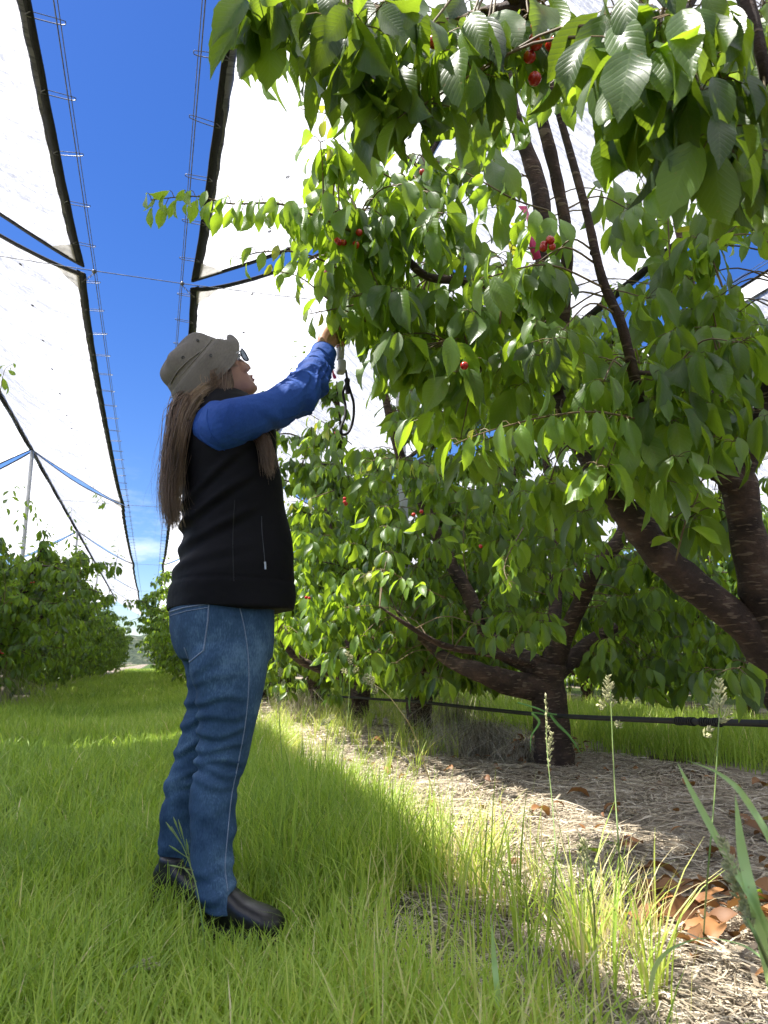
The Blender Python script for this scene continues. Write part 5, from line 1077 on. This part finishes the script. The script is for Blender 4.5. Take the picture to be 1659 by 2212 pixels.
ribbon([(716, 560, 2.42), (712, 575, 2.41), (704, 588, 2.4)], .016, 'short pink ribbon end among the leaves well above her hand')
ribbon([(715, 796, 2.5), (720, 806, 2.5), (724, 818, 2.5)], .012, 'tiny pink ribbon tail below the cuff, beside the meter')

# ------------------------------------------------------------------ irrigation pipes
def pipe(pts, rad, label, joints=()):
    root = empty('irrigation_pipe', tuple(pts[0]), label, 'pipe', 'irrigation pipes'); a = smooth_path(pts, 8)
    MB().tube(a, rad, 12).build('tube', M['pipe'], root)
    for j in joints:
        c = np.array(tuple(j)); i = np.linalg.norm(a - c, axis=1).argmin(); T = a[min(i + 1, len(a) - 1)] - a[max(i - 1, 0)]; T /= np.linalg.norm(T); q = MB()
        for s_ in np.linspace(-.06, .06, 9): q.tube([a[i] + T * (s_ - .004), a[i] + T * (s_ + .004)], rad * (1.42 if abs(s_) > .02 else 1.28), 12)
        q.build('coupling', M['black'], root)
    return root
M['pipe'] = simple('black polythene pipe', [(.3, (.010, .010, .011)), (.7, (.022, .022, .024))], scale=8, rough=.55, bump=.1, spec=.25)
M['tape'] = simple('green tie tape', [(.3, (.10, .24, .05)), (.7, (.16, .33, .07))], rough=.5, bump=.2)
M['blue'] = simple('blue twine', [(.3, (.05, .22, .35)), (.7, (.1, .35, .5))], rough=.7, bump=0)
pp = [P(2100, 1580, 2.2), P(1659, 1563, 2.95), P(1480, 1558, 3.45), P(1200, 1546, 4.75), P(1030, 1530, 5.9), P(900, 1516, 7.0), P(780, 1508, 8.9), P(690, 1499, 11.0), Vector((2.2, 15, .30)), Vector((2.2, 24, .34)), Vector((2.2, 40, .32))]
pipe(pp, .0135, 'black polythene irrigation pipe with ribbed coupling running low along the right tree row', [P(1510, 1559, 3.3), P(1455, 1557, 3.5)])
pipe([Vector((7.1, -1, .42)), Vector((7.1, 4, .40)), Vector((7.1, 8, .38)), Vector((7.1, 14, .4)), Vector((7.1, 25, .38))], .010, 'thin dark irrigation pipe along the second tree row to the right')
pipe([Vector((-2.75, 6, .35)), Vector((-2.75, 14, .38)), Vector((-2.75, 24, .36)), Vector((-2.75, 50, .38))], .010, 'dark irrigation pipe half hidden under the left tree row')
def tape(path, w, label):
    a = smooth_path(path, 6); m = MB(); w *= 1.3; m.tube(a, [w, w * 1.05, w, w * .7, w * .2], 6, flat=.35); return m
tp_ = empty('tree_tie', tuple(P(1190, 1540, 4.75)), 'green plastic tie knotted round the stout trunk at the pipe, its ends hanging down', 'tie', 'green tree ties')
tape([P(1185, 1545, 4.7), P(1150, 1540, 4.7), P(1165, 1560, 4.68), P(1148, 1590, 4.68), P(1146, 1625, 4.68)], .012, '').build('tail', M['tape'], tp_)
tape([P(1190, 1545, 4.7), P(1205, 1565, 4.68), P(1230, 1590, 4.68), P(1255, 1628, 4.68)], .015, '').build('tail', M['tape'], tp_)
tape([P(1120, 1518, 4.8), P(1160, 1530, 4.7), P(1190, 1542, 4.7), P(1240, 1546, 4.75)], .010, '').build('loop', M['tape'], tp_)
tp2 = empty('tree_tie', tuple(P(905, 1515, 6.9)), 'green tie on the pipe at the third trunk, looped leaf-like over it', 'tie', 'green tree ties')
tape([P(890, 1490, 6.8), P(915, 1482, 6.8), P(935, 1486, 6.8)], .014, '').build('loop', M['tape'], tp2); tape([P(890, 1490, 6.8), P(884, 1515, 6.8), P(886, 1540, 6.8)], .014, '').build('tail', M['tape'], tp2)

# ------------------------------------------------------------------ tall flowering grasses, wide blades, dry tufts, fallen leaves
M['seed'] = simple('pale seed head', [(.3, (.30, .30, .13)), (.7, (.55, .52, .30))], scale=60, rough=.8, bump=.5)
M['stalk'] = simple('green stalk', [(.3, (.13, .22, .05)), (.7, (.25, .30, .10))], scale=10, rough=.55, bump=0)
M['stalk_dry'] = simple('dry stalk', [(.3, (.36, .27, .13)), (.7, (.55, .45, .25))], scale=10, rough=.7, bump=0)
M['blade'] = leafmat('broad grass blade', (.25, .42, .16), (.40, .58, .24), (.6, .75, .25), False, .4)
M['dead'] = leafmat('dead leaf', (.16, .07, .025), (.36, .17, .06), (.4, .2, .05), False, .2, .6)
M['dead_y'] = leafmat('yellowed leaf', (.30, .22, .05), (.42, .34, .10), (.5, .4, .08), False, .25, .5)
sr = np.random.default_rng(33)
def stalk(foot, path, heads, label, dry=False, rad=.0016, group='flowering grass stalks'):
    """path in (px, py, d); heads: list of (px, py, d, length, width, lean)"""
    root = empty('grass_stalk', tuple(foot), label, 'grass stalk', group); pts = [Vector(foot)] + [P(*q) for q in path]
    MB().tube(smooth_path(pts, 6), [rad * 1.3, rad, rad * .7], 5).build('stem', M['stalk_dry' if dry else 'stalk'], root)
    m = MB()
    for px, py, d, L_, w_, az in heads:
        L_ *= 1.35; w_ *= 1.35; c = np.array(P(px, py, d)); u = np.array([math.sin(az) * cy, -math.sin(az) * sy, math.cos(az)]); 
        for k in range(max(14, int(L_ * w_ * 110000))):
            t = sr.random(); rr2 = w_ * math.sin(math.pi * (.12 + .8 * t)) * math.sqrt(sr.random()); a_ = sr.uniform(0, 6.28)
            e1 = np.cross(u, [.3, .9, .1]); e1 /= np.linalg.norm(e1); e2 = np.cross(u, e1)
            q = c + u * (t - .5) * L_ + (e1 * math.cos(a_) + e2 * math.sin(a_)) * rr2; dd = u * .7 + (e1 * math.cos(a_) + e2 * math.sin(a_)) * .6
            m.tube([q - dd * .003, q + dd * .0015, q + dd * .007], [.0008, .0021, .0003], 4, cap=False)
    if m.n: m.build('seed_head', M['seed'], root)
    return root
stalk(PG(1345, 1990), [(1338, 1850, 1.75), (1328, 1700, 1.8), (1318, 1480, 1.85)], [(1314, 1488, 1.85, .045, .010, .1), (1300, 1524, 1.85, .016, .007, -1.0), (1322, 1518, 1.85, .014, .008, .2), (1335, 1566, 1.85, .012, .006, .6)], 'tall cocksfoot stalk with cream clustered head, centre of the three in front of the pipe', rad=.0018)
stalk(PG(1520, 2020), [(1528, 1900, 1.5), (1545, 1700, 1.5), (1556, 1500, 1.5)], [(1553, 1500, 1.5, .04, .009, .1), (1540, 1530, 1.5, .016, .008, -.6), (1566, 1548, 1.5, .02, .009, .7), (1530, 1582, 1.5, .014, .007, .8)], 'blurry cocksfoot stalk with lumpy green head, standing farthest right before the pipe', rad=.0016)
stalk(PG(950, 1760), [(900, 1600, 2.9), (860, 1530, 2.7), (830, 1495, 2.6), (795, 1470, 2.55)], [(797, 1468, 2.55, .030, .013, -1.2), (808, 1490, 2.55, .020, .010, -.9)], 'pale arching stalk with soft tuft head leaning left over the straw', True, .0018)
stalk(PG(735, 1820), [(738, 1650, 3.4), (752, 1540, 3.45), (757, 1430, 3.5)], [(757, 1425, 3.5, .03, .010, .1), (745, 1450, 3.5, .022, .009, -.9), (768, 1448, 3.5, .022, .009, .7), (750, 1412, 3.5, .015, .007, .1)], 'white headed grass stalk beside the jeans, in front of the dark trunks', rad=.0016)
stalk(PG(620, 1760), [(608, 1620, 3.6), (602, 1500, 3.6), (606, 1440, 3.6)], [(606, 1452, 3.6, .03, .009, .1), (612, 1475, 3.6, .02, .007, .5), (600, 1510, 3.6, .02, .007, 0)], 'grass stalk with small pale clusters touching the back of the jeans pocket side')
stalk(PG(1290, 2080), [(1282, 1950, 1.6), (1268, 1850, 1.6), (1250, 1800, 1.6)], [(1262, 1838, 1.6, .03, .010, .1), (1276, 1870, 1.6, .015, .009, .5)], 'short stalk with faint fuzzy head low in front of the straw')
stalk(PG(700, 1690), [(705, 1600, 3.7), (712, 1545, 3.7)], [(703, 1560, 3.6, .03, .012, 1.2), (716, 1550, 3.6, .02, .01, .6)], 'low stalk with green fluffy head right of the knees')
stalk(PG(1180, 2050), [(1200, 1900, 1.7), (1195, 1760, 1.8), (1182, 1620, 1.9), (1178, 1500, 1.95)], [(1182, 1560, 1.92, .10, .003, .0), (1188, 1620, 1.9, .06, .004, .15)], 'slender oat-like stalk in front of the stout trunk', rad=.0013)
stalk(PG(240, 2170), [(262, 2110, 1.6), (300, 2083, 1.65), (330, 2080, 1.7)], [(318, 2082, 1.68, .035, .008, 1.5)], 'bent stalk with fluffy head lying over the lawn left of the boots')
# oat stalk in front of her shins
os_ = stalk(PG(450, 2120), [(440, 2020, 1.75), (425, 1920, 1.78), (400, 1840, 1.8), (370, 1785, 1.8)], [], 'drooping oat stalk with slim spikelets in front of the jean hems', rad=.0013)
m = MB()
for x0, y0, x1, y1 in ((395, 1828, 358, 1775), (392, 1812, 374, 1764), (405, 1845, 385, 1770), (408, 1855, 365, 1826), (418, 1880, 362, 1868), (425, 1905, 395, 1872), (412, 1870, 402, 1812)):
    p0, p1 = P(x0, y0, 1.79), P(x1, y1, 1.78); q = p0.lerp(p1, .5); m.tube([p0, q, p0.lerp(p1, .72), p1], [.0006, .0009, .0024, .0004], 5)
m.build('spikelets', M['stalk'], os_)
def wide(foot, path, w, label):
    root = Leafer(1); a = smooth_path([Vector(foot)] + [P(*q) for q in path], 8); n = len(a); T = np.gradient(a, axis=0); T /= np.linalg.norm(T, axis=1)[:, None]; V = []; u = np.linspace(0, 1, n)
    s_ = np.array([cy, -sy, 0.0]); nrm = np.array([sy, cy, .1])
    for i in range(n):
        ww = .8 * w * min(1, (1 - u[i]) * 3) ** .8 * (.5 + .5 * min(1, u[i] * 4)); V += [a[i] - s_ * ww / 2, a[i] + nrm * ww * .22, a[i] + s_ * ww / 2]
    I = np.arange(n - 1)[:, None] * 3; J = np.arange(2)[None]
    o = mesh_np('meadow_shoot', np.array(V), np.stack([I + J, I + J + 1, I + 4 + J, I + 3 + J], -1).reshape(-1, 4), M['blade'], None, True, np.zeros((len(V), 2)), np.full(len(V), .6)); tag(o, label, 'grass blade', 'broad grass blades')
wide(PG(1760, 2250), [(1659, 2010, 1.0), (1570, 1850, 1.0), (1500, 1720, 1.0), (1462, 1645, 1.0)], .012, 'long straight grass blade slanting up left, lowest right corner, sharp tip')
wide(PG(1800, 2200), [(1700, 1900, 1.05), (1620, 1740, 1.0), (1560, 1675, 1.0), (1478, 1640, 1.0)], .012, 'arched grass blade with a yellow tip near the right edge')
wide(PG(1690, 2260), [(1640, 2000, 1.0), (1605, 1850, 1.0), (1588, 1715, 1.0)], .017, 'upright broad grass blade with blunt top at the right edge')
wide(PG(1400, 2180), [(1420, 2080, 1.3), (1500, 2030, 1.25), (1600, 2040, 1.2), (1670, 2090, 1.15)], .012, 'low arching yellow green blade in the bottom right corner')
wide(PG(1080, 2230), [(1075, 2150, 1.4), (1068, 2080, 1.4), (1062, 1990, 1.4)], .012, 'upright blade with dry brown tip, bottom centre right')
stalk(PG(1720, 2230), [(1650, 2060, 1.0), (1610, 1970, 1.0), (1588, 1870, 1.0)], [(1590, 1905, .99, .075, .007, -.25), (1605, 1950, .99, .04, .007, -.3)], 'plump green barley-like ear among the broad blades on the right', rad=.0025)
def tuft(c, n, h, label, spread=.10, up=.6):
    m = MB(); c = np.array(tuple(c)); V = []
    for _ in range(n):
        a_ = sr.uniform(0, 6.28); q = c + np.array([math.cos(a_), math.sin(a_), 0]) * abs(sr.normal(0, spread)); L_ = h * sr.uniform(.4, 1.2); le = sr.uniform(.1, 1.1); b_ = sr.uniform(0, 6.28)
        d = np.array([math.cos(b_) * le, math.sin(b_) * le, 0]); m.tube([q + [0, 0, -.02], q + d * L_ * .35 + [0, 0, L_ * .55 * up * 1.5], q + d * L_ * .8 + [0, 0, L_ * .6 * up * (1.3 - le * .5)], q + d * L_ * 1.1 + [0, 0, max(.01, L_ * .5 * up * (1.1 - le))]], [.0016, .0014, .001, .0004], 3, cap=False, var=sr.random())
    return tag(m.build('dry_tuft', M['straw']), label, 'dry tuft', 'dry grass tufts')
tuft(PG(1040, 1625), 620, .42, 'tangled pinkish tan dry grass tuft at the left foot of the stout trunk', .17)
tuft(PG(980, 1600), 240, .50, 'sparser dry grass stems rising between the second and third trunks', .16, .9)
tuft(PG(1130, 1640), 200, .26, 'small tangle of dry stems against the base of the stout trunk', .1)
tuft((-2.2, 11.6, 0), 480, .75, 'bleached dry tuft under the leaves at the left edge of the lawn', .28, .9)
tuft(PG(640, 1560), 160, .45, 'dry stems behind the jeans near the far trunks', .2, .9)
LL = Leafer(5, 6, 2)
for _ in range(170):
    x_, y_ = sr.uniform(1.15, 3.2), 1.3 + 4.2 * sr.random() ** 1.3; a_ = sr.uniform(0, 6.28); LL.leaf([x_, y_, .012], np.array([math.cos(a_), math.sin(a_), sr.uniform(-.1, .3)]), sr.uniform(.03, .075), 1.2, sr.uniform(.05, .9))
cc_ = PG(1545, 1965)
for _ in range(75):
    a_ = sr.uniform(0, 6.28); LL.leaf([cc_.x + sr.normal(0, .14), cc_.y + sr.normal(0, .16), sr.uniform(.01, .035)], np.array([math.cos(a_), math.sin(a_), sr.uniform(-.1, .6)]), sr.uniform(.05, .11), sr.uniform(1, 2), sr.uniform(.05, .9))
V, Q, uv, va = leaves_geo(LL.r, np.array(LL.B), norm(np.array(LL.A)), np.array(LL.L), np.array(LL.L) * .5, np.array(LL.c), np.array(LL.v), 6, 2); V[:, 2] = np.maximum(V[:, 2], gz(V[:, 0], V[:, 1]) + .006)
tag(mesh_np('leaf_litter', V, Q, M['dead'], None, True, uv, va), 'small brown leaf fragments scattered through the straw under the trees', 'leaf litter', kind='stuff')
tuft(PG(1230, 2130), 260, .12, 'flattened dry grass tangle at the bottom, right of centre', .14, .5)
# small leafy sucker with brown leaves at the trunk
for (px, py, n, mt, lab, vv) in ((1130, 1640, 22, 'dead', 'cluster of upright brown dead leaves left of the stout trunk', .4), (1235, 1635, 26, 'dead', 'cluster of upright brown dead leaves right of the stout trunk', .3)):
    L_ = Leafer(int(px), 6, 2); c = np.array(PG(px, py))
    for _ in range(n):
        a_ = sr.uniform(0, 6.28); L_.leaf(c + [sr.normal(0, .05), sr.normal(0, .04), sr.uniform(0, .14)], np.array([math.cos(a_), math.sin(a_), sr.uniform(.2, 1.5)]), .07, 1.2, sr.uniform(.1, .8))
    V, Q, uv, va = leaves_geo(L_.r, np.array(L_.B), norm(np.array(L_.A)), np.array(L_.L), np.array(L_.L) * .45, np.array(L_.c), np.array(L_.v), 6, 2)
    tag(mesh_np('dead_sucker', V, Q, M[mt], None, True, uv, va), lab, 'dead leaves')
fl = [(1440, 1925, 'large curled orange brown leaf, leftmost of the big fallen leaves'), (1500, 1932, 'crumpled brown leaf right of the curled orange one'), (1465, 1960, 'small folded tan leaf just below the curled orange one'), (1600, 1790, 'brown leaf below the broad blades at right edge'),
      (1575, 1660 + 105, 'rust coloured leaf lying farther back at right'), (1625, 1700, 'brown leaf beside a yellow one near the right edge'), (1590, 1860, 'dark brown dead leaf behind the barley-like ear'), (1390, 1830, 'dull brown leaf lying in the shade, mid right'),
      (1225, 1720, 'orange leaf on the shaded soil in the middle'), (1340, 1745, 'brown leaf on the dark soil right of the middle'), (1480, 1700, 'rusty leaf near the edge of the far grass'), (1150, 1760, 'tan leaf lying among pale straw'), (800, 1605, 'yellow brown leaf on pale straw in front of the third trunk'),
      (1560, 2010, 'brown leaf under the low arching blade'), (1630, 2120, 'dark curled leaf in the bottom right corner'), (1390, 1890, 'greyish brown leaf on bare straw')]
for i, (px, py, lab) in enumerate(fl):
    c = np.array([PG(px, py)]) + [[0, 0, .012]]; a_ = sr.uniform(0, 6.28); L_ = np.array([sr.uniform(.11, .15)])
    V, Q, uv, va = leaves_geo(sr, c, np.array([[math.cos(a_), math.sin(a_), .6]]), L_, L_ * .55, np.array([1.7]), np.array([sr.uniform(.2, .9)]), 8, 4)
    V = V + sr.normal(0, .0016, V.shape); V[:, 2] = np.maximum(V[:, 2], gz(V[:, 0], V[:, 1]) + .004)
    tag(mesh_np('fallen_leaf', V, Q, M['dead'], None, True, uv, va), lab, 'fallen leaf', 'fallen dead leaves')
for px, py, lab in ((1640, 2020, 'yellow leaf with brown spots, larger, near the bottom right edge'), (1640, 1780, 'yellow leaf on brown litter at the right edge'), (1650, 1795 - 90, 'small yellow leaf farthest back at the right edge')):
    c = np.array([PG(px, py)]) + [[0, 0, .015]]; V, Q, uv, va = leaves_geo(sr, c, np.array([[.8, -.5, .25]]), np.array([.09]), np.array([.055]), np.array([.9]), np.array([.5]), 8, 4)
    V[:, 2] = np.maximum(V[:, 2], gz(V[:, 0], V[:, 1]) + .004); tag(mesh_np('fallen_leaf', V, Q, M['dead_y'], None, True, uv, va), lab, 'fallen leaf', 'fallen yellow leaves')
for px, py, lab in ((1310, 1835, 'green leaf fallen flat on the straw, its paler side up'), (1250, 1850, 'second green leaf fallen beside the pale one'), (1600, 1950, 'grey green wilted leaf near the orange leaves')):
    c = np.array([PG(px, py)]) + [[0, 0, .012]]; V, Q, uv, va = leaves_geo(sr, c, np.array([[.9, .3, .2]]), np.array([.11]), np.array([.055]), np.array([.8]), np.array([.5]), 8, 4)
    V[:, 2] = np.maximum(V[:, 2], gz(V[:, 0], V[:, 1]) + .004); tag(mesh_np('fallen_leaf', V, Q, M['leaf'], None, True, uv, va), lab, 'fallen leaf', 'fallen green leaves')
